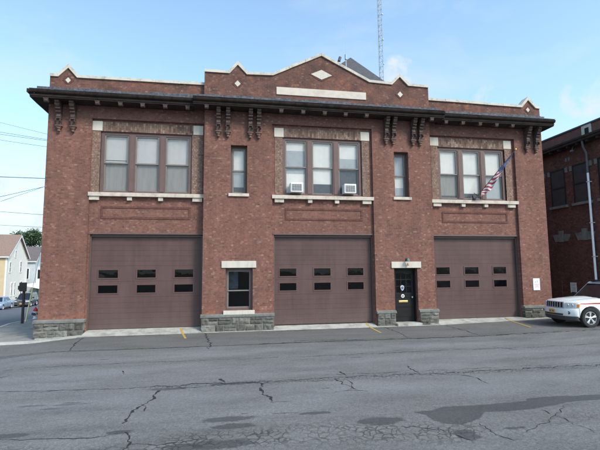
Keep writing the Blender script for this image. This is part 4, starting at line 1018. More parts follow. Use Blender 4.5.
def interp(tab, x):
    for (a, za), (b, zb) in zip(tab[:-1], tab[1:]):
        if x <= b:
            t = (x-a)/(b-a+1e-9); t = max(0, min(1, t)); t2 = t*t*(3-2*t)
            return za + (zb-za)*(.5*t+.5*t2)
    return tab[-1][1]
def make_car(name, loc, rz, label, P, group=None, detail=True):
    """nose along +x of the car, wheels on z=0"""
    t = thing(name, loc, label, P['cat'], group, rz, local=True)
    L, Wd = P['L'], P['W']; nose = L/2; hw0 = Wd/2; D, p = P.get('D',.34), 3.2
    body = P['paint']; fx, rx = nose-P['front'], nose-P['front']-P['wb']; ra = P['ra']; wr = P['wr']
    front_x = lambda y, off=0: nose+off - D*(min(1,abs(y)/hw0))**p
    rear_x = lambda y, off=0: -nose-off + .20*(min(1,abs(y)/hw0))**p
    st = []
    for k in range(1, 9): st.append(nose - D*(k/8*.995)**p)
    for k in range(1, 7): st.append(-nose + .20*(k/6*.995)**p)
    x = -nose+.25
    while x < nose-D: st.append(x); x += .11
    for a in (fx, rx):
        for q in range(-8, 9): st.append(a+ra*math.sin(q/8*PI/2))
        st += [a-ra-.004, a+ra+.004]
    st = sorted(set(round(s,4) for s in st))
    def hw(x):
        s = nose-x
        if s < D: return hw0*(max(1e-6,s)/D)**(1/p)
        s = x+nose
        if s < .20: return hw0*(max(1e-6,s)/.20)**(1/p)
        return hw0
    B = MB(); rings = []
    for x in st:
        h = hw(x); zt = interp(P['top'], x); zb = P['zb'] + (.0 if abs(x) < nose-.5 else .06)
        za = zb
        for a in (fx, rx):
            if abs(x-a) < ra: za = max(za, wr+math.sqrt(ra*ra-(x-a)**2)-.01)
        lip = .015 if any(abs(x-a) < ra+.06 for a in (fx,rx)) else 0
        crown = P.get('crown',.05)*min(1,h/hw0)
        mid = zb+(zt-zb)*.55
        half = [(0,zb),(h*.62,zb),(h*.63,za),(h*.985+lip,za),(h+lip,za+.05 if za+.05 < mid else za+.01),(h*1.0+lip*.6,max(mid,za+.02)),(h*.992,max(zt-.16,za+.03)),(h*.955,zt-.035),(h*.90,zt),(h*.55,zt+crown*.75),(0,zt+crown)]
        ring = [(x,-y,z) for y,z in half[::-1]] + [(x,y,z) for y,z in half[1:]]
        rings.append(ring)
    n = len(rings[0]); o = 0
    for r_ in rings: B.v += r_
    for i in range(len(rings)-1):
        for k in range(n): B.f.append([i*n+k, i*n+(k+1)%n, (i+1)*n+(k+1)%n, (i+1)*n+k]); B.mi.append(0)
    B.f.append(list(range(n))); B.mi.append(0); B.f.append([(len(rings)-1)*n+k for k in range(n)][::-1]); B.mi.append(0)
    # cabin: frustum with rounded edges
    g = P['cab']   # (xf_base, xf_top, xr_top, xr_base, z_base_f, z_top, hw_base, hw_top)
    xf0,xf1,xr1,xr0,z0,z1,h0,h1 = g
    cb = bmesh.new()
    lv = [(xf0,xr0,z0,h0),(xf1,xr1,z1,h1)]
    vs = []
    for (a,b_,z,h) in lv:
        for (x,s) in ((a,1),(a,-1),(b_,-1),(b_,1)): vs.append(cb.verts.new((x,s*h,z)))
    for f in ((3,2,1,0),(4,5,6,7),(0,1,5,4),(1,2,6,5),(2,3,7,6),(3,0,4,7)): cb.faces.new([vs[i] for i in f])
    cb.edges.ensure_lookup_table()
    es = [e for e in cb.edges if max(v.co.z for v in e.verts) > z1-.01]
    bmesh.ops.bevel(cb, geom=es, offset=.07, segments=3, affect='EDGES', profile=.55)
    B.bm(cb)
    bo = B.build('body', body, t, smooth=38)
    # glass set just proud of the cabin
    def side_pt(s, xq, tz, off=.012):     # xq is a fraction 0 rear .. 1 front at height tz
        a = xr0+(xr1-xr0)*tz; b_ = xf0+(xf1-xf0)*tz; h = h0+(h1-h0)*tz
        return (a+(b_-a)*xq, s*(h+off), z0+(z1-z0)*tz)
    for s in (-1,1):
        for (qa, qb) in P['side']:
            q = MB(); q.add([side_pt(s,qa[0],.06),side_pt(s,qb[0],.06),side_pt(s,qb[1],.84),side_pt(s,qa[1],.84)],[(0,1,2,3)]); q.build('side_window', M['carglass'], t)
    def end_pt(front, v, tz, off=.012):
        x = (xf0+(xf1-xf0)*tz+off) if front else (xr0+(xr1-xr0)*tz-off); h = h0+(h1-h0)*tz
        return (x, v*h, z0+(z1-z0)*tz+.004)
    for fr, nm in ((True,'windshield'),(False,'rear_window')):
        q = MB(); q.add([end_pt(fr,-.90,.05),end_pt(fr,.90,.05),end_pt(fr,.86,.88),end_pt(fr,-.86,.88)],[(0,1,2,3)]); wsd = q.build(nm, M['carglass'], t)
        if fr and detail:
            q = MB()
            for v in (-.35,.25): q.tube([end_pt(True,v,.03,.03), end_pt(True,v+.55 if v < 0 else v+.5,.16,.03)], .012, 5)
            q.build('wiper', M['black'], wsd)
    # wheels
    for a in (fx, rx):
        for s in (-1,1):
            yo = s*(hw0-.005); dirn = s
            def ring(prof): return [(r, dirn*h) for r, h in prof]
            T = MB(); wdt = .215
            T.lathe(ring([(wr*.64,-wdt),(wr*.93,-wdt),(wr*.995,-wdt+.035),(wr,-wdt/2),(wr*.995,-.03),(wr*.94,.0),(wr*.80,.008),(wr*.665,-.012),(wr*.64,-.03)]), (a,yo,wr), 'y', 36)
            wh = T.build('wheel', M['rubber'], t, smooth=45)
            Rm = MB(); Rm.lathe(ring([(wr*.10,-.12),(wr*.62,-.12),(wr*.655,-.012),(wr*.63,-.002),(wr*.60,-.03),(wr*.55,-.10),(wr*.12,-.10)]), (a,yo,wr), 'y', 30)
            rim_dark = Rm.build('rim', [M['alloy']], wh, smooth=40)
            Sp = MB()
            for k in range(5):
                an = 2*PI*k/5+.3
                for da in (-.13,.13):
                    pa = Vector((a+math.cos(an)*wr*.12, yo-dirn*.035, wr+math.sin(an)*wr*.12)); pb = Vector((a+math.cos(an+da)*wr*.61, yo-dirn*.022, wr+math.sin(an+da)*wr*.61))
                    Sp.tube([pa, pb], wr*.055, 6)
            Sp.lathe(ring([(.01,-.08),(wr*.17,-.08),(wr*.17,-.025),(wr*.11,-.012),(.01,-.012)]), (a,yo,wr), 'y', 16)
            Sp.build('spoke', M['alloy'], rim_dark, smooth=40)
            dk_ = MB(); dk_.lathe(ring([(.01,-.118),(wr*.60,-.118),(wr*.60,-.10),(.01,-.10)]), (a,yo,wr), 'y', 24); dk_.build('brake_shadow', M['black'], wh)
    # strips that follow the curve of nose or tail: rows of (z, offset)
    def strip(nm, y0, y1, rows, mat, par=t, fx_=front_x, seg=14, smooth=50):
        q = MB(); vs = []; sg = 1 if fx_ is front_x else -1
        for i in range(seg+1):
            y = y0+(y1-y0)*i/seg
            for z, off in rows: vs.append((fx_(y, off), y, z))
        n = len(rows); fs = [(i*n+j, (i+1)*n+j, (i+1)*n+j+1, i*n+j+1) for i in range(seg) for j in range(n-1)]
        fs += [[j for j in range(n)], [seg*n+j for j in range(n)][::-1]]
        q.add(vs, fs); return q.build(nm, mat, par, smooth=smooth, fix=True)
    P['nose'](t, strip, front_x, hw0, P)
    P['tail'](t, strip, rear_x, hw0, P)
    # door lines, handles, mirrors, sills
    for s in (-1,1):
        dl = MB(); yy = s*(hw0+.002)
        for xq in P['doors']: dl.box(xq-.006, xq+.006, yy-.012, yy+.003, P['zb']+.12, P['belt']-.08)
        dl.build('door_seam', M['black'], t)
        for xq in P['handles']:
            q = MB(); q.box(xq-.09, xq+.09, min(yy,yy+s*.03), max(yy,yy+s*.03), P['belt']-.16, P['belt']-.125, .01); q.build('door_handle', P.get('hmat', body), t)
        q = MB(); xm, zm = P['mirror']; q.box(xm-.06, xm+.06, s*(h0+.03)-.001 if s>0 else -(h0+.24), s*(h0+.24) if s>0 else -(h0+.03), zm, zm+.17, .04); q.build('mirror', P.get('mmat', M['black']), t)
        q = MB(); q.box(rx+ra+.03, fx-ra-.03, min(s*(hw0-.06),s*(hw0+.02)), max(s*(hw0-.06),s*(hw0+.02)), P['zb']-.03, P['zb']+.10, .02); q.build('sill_panel', P.get('sillmat', M['plastic']), t)
    return t

def plate(t, x, z, tilt=0, w=.31, h=.155, sgn=1):
    q = MB(); q.box(x-.012, x+.012, -w/2, w/2, z-h/2, z+h/2, .006); o = q.build('number_plate', M['plate'], t)
    q = MB(); xx = x+sgn*.0135
    for k in range(7):
        if k == 3: continue
        y = -w*.38+k*w*.127; q.box(xx-.001, xx+.001, y-.014, y+.014, z-.032, z+.03)
    q.build('lettering', M['blue'], o)
def jeep_nose(t, strip, fxn, hw0, P):
    white = P['paint']
    strip('bumper', -hw0*.985, hw0*.985, [(.43,.02),(.44,.075),(.50,.10),(.66,.105),(.715,.085),(.73,.01)], white, seg=26)
    strip('lower_bumper', -hw0*.97, hw0*.97, [(.26,-.03),(.28,.03),(.40,.07),(.438,.06)], M['plastic'], seg=26)
    strip('air_intake', -.52, .52, [(.455,.10),(.46,.107),(.525,.11),(.53,.10)], M['darkgrille'])
    g = strip('grille', -.50, .50, [(.735,.0),(.74,.03),(.97,.012),(.985,-.01)], M['chrome'], seg=20)
    for k in range(7):
        y = (k-3)*.136; s = MB()
        for yy in (y,):
            a, b = yy-.046, yy+.046; vs = []
            for yv in (a, yy, b):
                for z, o in ((.755,.034),(.955,.018)): vs.append((fxn(yv,o), yv, z))
            s.add(vs, [(0,2,3,1),(2,4,5,3)])
        s.build('grille_slot', M['void'], g)
    for s in (-1,1):
        a, b = (s*.555, s*hw0*.935)
        fr = strip('headlight', a, b, [(.755,-.02),(.765,.022),(.85,.026),(.945,.012),(.96,-.03)], M['lamp'], seg=12)
        q = MB()
        for yy in (.63,.76): q.lathe([(.01,-.01),(.062,-.01),(.062,.006),(.05,.010),(.01,.004)], (fxn(yy,.018), s*yy, .86), 'x', 16)
        q.build('lamp_bowl', M['chrome'], fr)
        strip('marker_light', s*hw0*.945, s*hw0*.992, [(.775,-.02),(.78,.02),(.90,.015),(.91,-.03)], M['amber'], seg=6)
        q = MB(); q.lathe([(.01,-.02),(.062,-.02),(.062,.018),(.045,.022),(.01,.012)], (fxn(.70,.085), s*.70, .575), 'x', 18); fo = q.build('fog_light', M['darkgrille'], t)
    plate(t, nose_x(P)+.125, .60)
    # bonnet: shut line and raised middle
    q = MB(); 
    L = P['L']/2
    vs = []
    for i in range(9):
        x = L-.16-i*.145
        for y, dz in ((-.46,.0),(-.38,.022),(0,.03),(.38,.022),(.46,.0)): vs.append((x, y, interp(P['top'],x)+P['crown']*(1-.55*abs(y)/hw0)*.98+(dz+.004 if i else -.05)))
    q.add(vs, [(i*5+j, i*5+j+1, (i+1)*5+j+1, (i+1)*5+j) for i in range(8) for j in range(4)]); q.build('bonnet', white, t, smooth=60)
nose_x = lambda P: P['L']/2
def jeep_tail(t, strip, rxn, hw0, P):
    strip('rear_bumper', -hw0*.98, hw0*.98, [(.42,.0),(.44,.07),(.66,.08),(.70,.0)], P['paint'], fx_=rxn, seg=20)
    for s in (-1,1): strip('tail_light', s*hw0*.72, s*hw0*.97, [(.80,.005),(.81,.025),(1.06,.02),(1.07,.0)], M['tail'], fx_=rxn, seg=8)
    plate(t, -P['L']/2-.02, .95, sgn=-1)
white = car_paint('white_car_paint', (.78,.78,.78))
JP = dict(L=4.70, W=1.86, D=.36, front=.80, wb=2.78, ra=.46, wr=.375, zb=.33, paint=white, crown=.055, belt=1.08,
  cat='suv', top=[(-2.35,1.00),(-2.2,1.08),(-.6,1.06),(.98,1.07),(1.25,1.06),(1.9,1.01),(2.2,.965),(2.3,.93),(2.35,.87)],
  cab=(.95,.24,-2.05,-2.24,1.00,1.73,.865,.66), side=[((.035,.05),(.27,.30)),((.295,.325),(.60,.615)),((.625,.64),(.955,.985))],
  doors=(.95,-.02,-1.0), handles=(.15,-.85), mirror=(.66,1.10), nose=jeep_nose, tail=jeep_tail)
jx, jy = 13.95, -3.42
jyaw = PI - R(4)       # nose towards -x and a little to the wall
def place_car(axle_x, axle_y, yaw, P):   # position of the near front wheel's contact point
    lx = P['L']/2-P['front']; ly = P['W']/2
    dx = math.cos(yaw)*lx - math.sin(yaw)*ly; dy = math.sin(yaw)*lx + math.cos(yaw)*ly
    return axle_x-dx, axle_y-dy
px_, py_ = place_car(jx, jy, jyaw, JP)
J = make_car('parked_suv', (px_, py_, -.055), jyaw, 'white suv with a red side stripe and gold plate parked by the right brick pier', JP)
def lbl_mesh(mb, name, mat, par, **k): return mb.build(name, mat, par, **k)
for s in (-1,1):
    q = MB(); y = s*(.93+.004); th = .0
    vs = []
    xs_ = [1.97,1.75,1.4,1.0,.5,0,-.6,-1.2,-2.1]
    hts = [.010,.014,.020,.026,.032,.040,.045,.045,.045]
    for x, h in zip(xs_, hts): 
        yy = s*(.93*.998+.008+ (0.0)); zc = .925+.01*(1.97-x)
        vs += [(x,yy,zc-h),(x,yy,zc+h)]
    q.add(vs, [(2*i,2*i+2,2*i+3,2*i+1) for i in range(len(xs_)-1)]); q.build('red_stripe', M['red'], J)
    q = MB(); q.prism_xz([(.62,.72),(.86,.72),(.92,.86),(.74,1.0),(.56,.86)], min(s*.936,s*.942), max(s*.936,s*.942)); q.build('door_emblem', M['red'], J)
q = MB(); q.box(.05,.33,-.52,.52,1.745,1.80,.02); rb_ = q.build('roof_light_bar', M['black'], J)
q = MB()
for y in (-.55,.55): q.tube([(.15,y,1.735),(-1.9,y,1.75)], .02, 6)
q.build('roof_rail', M['black'], J)
q = MB(); q.tube([(1.35,-.80,1.08),(1.34,-.80,1.75)], .005, 5); q.build('aerial', M['black'], J)

def sedan_nose(t, strip, fxn, hw0, P):
    strip('bumper', -hw0*.985, hw0*.985, [(.24,-.02),(.27,.05),(.42,.085),(.52,.07),(.545,.0)], P['paint'], seg=22)
    strip('grille', -.36, .36, [(.56,.0),(.565,.02),(.66,.012),(.67,-.01)], M['darkgrille']); strip('air_intake', -.5, .5, [(.29,.06),(.30,.075),(.37,.088),(.38,.07)], M['darkgrille'])
    for s in (-1,1): strip('headlight', s*.46, s*hw0*.96, [(.555,-.01),(.565,.022),(.66,.012),(.69,-.05)], M['lamp'], seg=10)
def sedan_tail(t, strip, rxn, hw0, P):
    strip('rear_bumper', -hw0*.98, hw0*.98, [(.28,.0),(.30,.05),(.55,.06),(.58,.0)], P['paint'], fx_=rxn, seg=18)
    for s in (-1,1): strip('tail_light', s*hw0*.6, s*hw0*.97, [(.64,.0),(.65,.02),(.78,.015),(.80,-.01)], M['tail'], fx_=rxn, seg=8)
def suv_nose(t, strip, fxn, hw0, P):
    strip('bumper', -hw0*.985, hw0*.985, [(.34,-.02),(.37,.06),(.60,.09),(.66,.07),(.68,.0)], M['plastic'], seg=22)
    strip('grille', -.42, .42, [(.70,.0),(.71,.025),(.93,.012),(.945,-.01)], M['chrome'])
    strip('grille_mesh', -.39, .39, [(.72,.024),(.725,.030),(.915,.018),(.92,.010)], M['darkgrille'])
    for s in (-1,1): strip('headlight', s*.50, s*hw0*.95, [(.73,-.01),(.74,.022),(.90,.012),(.92,-.04)], M['lamp'], seg=10)
    plate(t, P['L']/2+.11, .52)
SED = dict(L=4.75, W=1.80, D=.55, front=.95, wb=2.75, ra=.37, wr=.32, zb=.22, paint=car_paint('silver_blue_paint',(.22,.30,.42)), crown=.05, belt=.92, cat='car',
  top=[(-2.375,.80),(-2.2,.93),(-1.2,.95),(.9,.93),(1.3,.90),(1.9,.78),(2.25,.70),(2.375,.62)],
  cab=(1.30,.42,-.85,-1.65,.88,1.43,.83,.60), side=[((.10,.06),(.47,.45)),((.49,.47),(.91,.95))], doors=(1.0,-.05,-1.05), handles=(.1,-.9), mirror=(.78,.93), nose=sedan_nose, tail=sedan_tail, mmat=None)
SED['mmat'] = SED['paint']
SUV = dict(L=4.85, W=1.90, D=.34, front=.90, wb=2.85, ra=.45, wr=.38, zb=.36, paint=car_paint('navy_car_paint',(.008,.011,.022)), crown=.05, belt=1.12, cat='suv',
  top=[(-2.42,1.05),(-2.3,1.12),(-.6,1.10),(.9,1.10),(1.2,1.08),(1.9,1.02),(2.3,.96),(2.42,.90)],
  cab=(1.25,.42,-2.1,-2.3,1.04,1.82,.88,.70), side=[((.035,.05),(.27,.30)),((.295,.325),(.60,.615)),((.625,.64),(.955,.985))], doors=(1.12,.08,-1.0), handles=(.25,-.8), mirror=(.88,1.14), nose=suv_nose, tail=jeep_tail)
SUV2 = dict(SUV); SUV2['paint'] = car_paint('blue_car_paint',(.05,.09,.20))
yaw_s = -PI/2 + R(7.5)   # noses towards the camera
def on_street(x, y): return (x, y, gh(x,y)+.0)
for (nm, x, y, lab, P) in (('parked_car', -24.75, 36.0, 'silver blue sedan parked nose forward at the far kerb of the side street', SED),
                           ('parked_suv', -26.6, 47.6, 'dark navy suv with a gold front plate parked behind the silver blue sedan', SUV),
                           ('parked_suv', -27.3, 56.0, 'blue suv mostly hidden by the brick corner behind the dark one', SUV2)):
    make_car(nm, on_street(x,y), yaw_s, lab, P, 'cars parked along the side street', detail=False)

# ------------------------------------------------------------------ corner things
hy = thing('fire_hydrant', (-11.0, 10.4, gh(-11,10.4)), 'white fire hydrant with a red bonnet beside the corner of the station', 'fire hydrant')
hz = gh(-11,10.4)+.07
m = MB(); m.lathe([(.13,0),(.13,.04),(.09,.05),(.085,.38),(.12,.40),(.12,.44),(.10,.45)], (-11.0,10.4,hz), 'z', 20); hb = m.build('barrel', M['white'], hy, smooth=40)
m = MB(); m.lathe([(.125,.445),(.13,.48),(.12,.56),(.08,.63),(.035,.65),(.03,.71),(.005,.71)], (-11.0,10.4,hz), 'z', 20); m.build('bonnet', M['red'], hy, smooth=40)
m = MB(); m.lathe([(.05,-.20),(.065,-.18),(.065,-.12),(.045,-.12),(.045,.12),(.065,.12),(.065,.18),(.05,.20)], (-11.0,10.4,hz+.30), 'x', 14); m.lathe([(.08,-.2),(.085,-.14),(.06,-.13),(.06,.0)], (-11.0,10.4,hz+.28), 'y', 14); m.build('outlet_cap', M['darkgrille'], hy, smooth=40)
sp = thing('sign_post', (-9.85,5.93,gh(-9.85,5.93)), 'dark brown post with a square sign seen from behind at the street corner', 'sign')
z0 = gh(-9.85,5.93)
m = MB(); m.box(-9.90,-9.80,5.88,5.98,z0-.3,1.72,.01); m.build('post', M['post'], sp)
m = MB(); m.box(-10.04,-9.70,5.82,5.875,1.30,1.74,.01); m.box(-10.10,-10.045,5.84,5.87,1.38,1.58,.005); m.build('sign_panel', M['post'], sp)
# utility poles (hidden behind the station and out of frame) carry the wires
poles = []
for (x, y, H, lab) in ((-10.15, 10.8, 12.3, 'wooden utility pole standing behind the station corner'),(-30.0, 12.0, 16.6, 'wooden utility pole across the side street beyond the left edge')):
    t = thing('utility_pole', (x, y, gh(x,y)), lab, 'utility pole')
    m = MB(); m.tube([(x,y,gh(x,y)-.5),(x,y,H)], .17, 14, r2=.12); m.build('pole', M['wood'], t, smooth=50)
    for z in (H-.35, H-1.5):
        m = MB(); m.box(x-.06, x+.06, y-1.1, y+1.1, z-.06, z+.06, .01); ca = m.build('crossarm', M['wood'], t)
        for yy in (-1,-.5,.5,1):
            m = MB(); m.lathe([(.015,.06),(.04,.08),(.045,.13),(.03,.17),(.04,.20),(.01,.22)], (x, y+yy, z), 'z', 10); m.build('insulator', M['grey_stone'], ca)
def wire(a, b, sag, r, label, wob=0):
    pts = []
    for k in range(25):
        t = k/24; p = Vector(a).lerp(Vector(b), t); p.z -= sag*4*t*(1-t)
        if wob: p.z += wob*math.sin(t*60)*(1 if .2 < t < .8 else 0)
        pts.append(p)
    m = MB(); m.tube(pts, r, 6); o = m.build('power_line', M['cable'], None, smooth=60)
    return o
P1, P2 = (-10.15,10.8), (-30,12)
WR = [((*P1,10.72),(*P2,16.26),.25,.010,'topmost thin wire left of the station'),
      ((*P1,10.45),(*P2,14.0),.2,.013,'upper of the close wires left of the station'),
      ((*P1,10.40),(*P2,13.46),.2,.013,'middle of the close wires left of the station'),
      ((*P1,10.0),(*P2,13.58),.3,.012,'wire just under the close wires left of the station'),
      ((*P1,8.06),(*P2,8.76),.08,.026,'thick twisted cable left of the station'),
      ((*P1,7.79),(*P2,2.9),.1,.016,'slack wavy cable sloping left below the twisted cable'),
      ((*P1,7.90),(*P2,.6),.1,.012,'thin wire sloping steeply left below the twisted cable'),
      ((*P1,5.72),(*P2,7.36),.06,.014,'lower phone wire left of the station'),
      ((*P1,4.95),(*P2,6.4),.10,.012,'lowest wire just over the cream house roof')]
for a, b, s, r, lab in WR:
    o = wire(a, b, s, r, lab, .05 if 'wavy' in lab else 0); tag(o, lab, 'wire', 'wires left of the station')
# guy wire with its yellow guard
gg = thing('guy_wire', (-10.36,7.51,gh(-10.36,7.51)), 'leaning guy wire in a yellow plastic guard beside the sign post', 'guy wire')
a = Vector((-10.36,7.51,gh(-10.36,7.51)-.05)); b = Vector((-10.15,10.8,9.6)); d = (b-a)
# lean seen from the street: towards the pole, up and to the right
m = MB(); m.tube([a, b], .012, 6); m.build('cable', M['galv'], gg)
m = MB(); m.tube([a+d*.01, a+d*.185], .032, 10); m.build('guard', M['yellow'], gg, smooth=50)
# lattice mast behind the station
mx_, my_ = 12.55, 14
mt = thing('lattice_mast', (mx_, my_, 9.3), 'tall thin steel lattice antenna mast rising behind the station roof', 'antenna mast')
h0, h1 = 9.3, 33; rad = .20
legs = [(mx_+rad*math.cos(a), my_+rad*math.sin(a)) for a in (R(-30),R(210),R(90))]
for (x,y) in legs: m = MB(); m.tube([(x,y,h0),(x,y,h1)], .024, 6); m.build('leg', M['galv'], mt)
m = MB(); z = h0; k = 0
while z < h1-.5:
    for i in range(3):
        a, b = legs[i], legs[(i+1)%3]; m.tube([(a[0],a[1],z),(b[0],b[1],z)], .012, 5); m.tube([(a[0],a[1],z),(b[0],b[1],z+.45)] if k%2 else [(b[0],b[1],z),(a[0],a[1],z+.45)], .011, 5)
    z += .45; k += 1
m.build('bracing', M['galv'], mt)
m = MB()
for z in (21.0,18.9,23.2): m.box(legs[0][0], legs[0][0]+.10, legs[0][1]-.05, legs[0][1]+.05, z, z+.10)
m.build('clamp', M['galv'], mt)

# ------------------------------------------------------------------ houses and trees over the side street
def clapboard(name, c):
    m, nt, b = new_mat(name); co = objco(nt); sep = nt.nodes.new('ShaderNodeSeparateXYZ'); nt.links.new(co, sep.inputs[0])
    fr = math_n(nt, 'FRACT', math_n(nt, 'MULTIPLY', sep.outputs[2], 7.5))
    f = noise_tex(nt, 2, 5, .6, co)
    col = ramp(nt, f, [(.3, tuple(x*.86 for x in c)), (.65, c)])
    col = mixc(nt, ramp(nt, fr, [(.0,(.45,.45,.45)),(.10,(0,0,0))]), col, tuple(x*.55 for x in c)+(1,))
    nt.links.new(col, b.inputs['Base Color']); b.inputs['Roughness'].default_value = .7; bump(nt, b, fr, .4, .02); return m
M['cream'] = clapboard('cream_clapboard', (.86,.80,.70)); M['buff'] = clapboard('buff_clapboard', (.62,.47,.30)); M['greyboard'] = clapboard('grey_clapboard', (.50,.53,.55))  # cream and buff are one cladding, each face's light put into its colour
M['roof_b'] = paint('brown_shingles', (.24,.165,.13,1), .9, .25, 6, bumps=.4); M['roof_g'] = paint('grey_brown_shingles', (.13,.11,.105,1), .9, .25, 6, bumps=.4)
def house(name, loc, rz, label, Wd, Ln, ze, zr, mat_g, mat_s, mat_r, wins, swins=()):
    """gable end in the local y-z plane at x=0 facing +x (the street); house runs back to x=-Ln; y from 0 to Wd"""
    t = thing(name, loc, label, 'house', None, rz, local=True)
    g = MB(); g.prism_yz([(0,-3),(Wd,-3),(Wd,ze),(Wd/2,zr),(0,ze)], -.2, 0); gw = g.build('gable_wall', mat_g, t)
    s = MB(); s.box(-Ln, -.201, 0, Wd, -3, ze); s.build('wall', mat_s, t)
    r_ = MB(); oh = .3; k = (zr-ze)/(Wd/2)
    for sg in (0,1):
        ya, yb = (-oh, Wd/2) if sg == 0 else (Wd+oh, Wd/2)
        za = ze-oh*k
        r_.add([(.35,ya,za+.05),(-Ln-.3,ya,za+.05),(-Ln-.3,yb,zr+.05),(.35,yb,zr+.05),(.35,ya,za+.20),(-Ln-.3,ya,za+.20),(-Ln-.3,yb,zr+.22),(.35,yb,zr+.22)],
               [(0,1,2,3),(7,6,5,4),(0,4,5,1),(3,2,6,7),(0,3,7,4),(1,5,6,2)])
    ro = r_.build('roof', mat_r, t)
    rk = MB()
    for sg in (0,1):
        ya, yb = (-oh, Wd/2) if sg == 0 else (Wd+oh, Wd/2); za = ze-oh*k
        rk.add([(.352,ya,za-.08),(.352,yb,zr-.10),(.352,yb,zr+.16),(.352,ya,za+.16),(.31,ya,za-.08),(.31,yb,zr-.10),(.31,yb,zr+.16),(.31,ya,za+.16)],[(0,1,2,3),(4,7,6,5),(0,4,5,1),(3,2,6,7)])
    rk.build('rake_board', M['white'], ro)
    fb = MB(); fb.box(-Ln-.3, .30, -oh-.06, -oh, ze-oh*k-.10, ze-oh*k+.12); fb.box(.0005,.05,0,.16,-3,ze-.2); fb.box(.0005,.05,Wd-.16,Wd,-3,ze-.2); fb.build('trim', M['white_dim'], t)
    for (y0,y1,z0,z1) in wins:
        f = MB(); f.box(.002,.06,y0-.10,y0,z0-.1,z1+.12); f.box(.002,.06,y1,y1+.10,z0-.1,z1+.12); f.box(.002,.07,y0,y1,z1,z1+.13); f.box(.002,.08,y0,y1,z0-.1,z0); f.box(.002,.05,y0,y1,(z0+z1)/2-.03,(z0+z1)/2+.03)
        W = f.build('window', M['white'], t); p = MB(); p.box(.002,.02,y0,y1,z0,z1); p.build('pane', M['carglass'], W)
    for (x0,x1,z0,z1) in swins:
        f = MB(); f.box(x0-.1,x0,-.06,-.002,z0-.1,z1+.1); f.box(x1,x1+.1,-.06,-.002,z0-.1,z1+.1); f.box(x0,x1,-.06,-.002,z1,z1+.1); f.box(x0,x1,-.07,-.002,z0-.1,z0)
        W = f.build('window', M['white'], t); p = MB(); p.box(x0,x1,-.02,-.002,z0,z1); p.build('pane', M['carglass'], W)
    return t
hr = math.atan2(.182,.983)
HB = -2.6
H1 = house('house', (-30,49.1,HB), hr, 'cream clapboard house with a brown roof and a pale gable towards the side street', 11.9, 9, 4.5-HB, 7.75-HB, M['cream'], M['buff'], M['roof_b'],
      [(1.25,2.05,4.85,6.2),(4.0,4.7,7.1,8.0),(7.2,8.2,4.85,6.4),(2.75,3.35,1.4,3.2),(4.5,5.1,1.4,3.2),(8.0,9.0,1.4,3.3)], [(-4.5,-3.4,4.6,6.1),(-7.5,-6.4,1.4,3.0)])
HB2 = -3.4
H2 = house('house', (-33.0,66.0,HB2), hr, 'grey clapboard house with a dark roof and white bay behind the cream house', 8.5, 9, 4.2-HB2, 6.7-HB2, M['greyboard'], M['greyboard'], M['roof_g'],
      [(1.2,2.1,4.9,6.3),(5.5,6.4,4.9,6.3),(1.2,2.2,1.2,3.0)], [(-1.8,-.9,4.4,6.2),(-3.6,-2.8,4.4,6.2)])
m = MB(); m.box(.05,1.3,1.0,4.2,3.4,6.6); m.build('bay', M['white_dim'], H2)
m = MB(); m.box(1.305,1.32,1.3,2.4,4.4,6.0); m.box(1.305,1.32,2.8,3.9,4.4,6.0); m.box(.3,1.0,.985,.995,4.4,6.0); m.build('pane', M['carglass'], H2)
m = MB(); m.prism_xz([(.05,3.35),(3.0,2.6),(3.0,2.75),(.05,3.65)], -6.5, 8.4); pr_ = m.build('porch_roof', M['white'], H2)
for y in (-6.3,-2.5,1.5,5,8.1): m = MB(); m.box(2.75,2.9,y-.07,y+.07,-1,2.62); m.build('porch_post', M['white'], H2)
m = MB(); m.box(.02,.08,2.6,3.6,.2,2.5); m.build('door', paint('green_door',(.05,.16,.12,1),.5), H2)

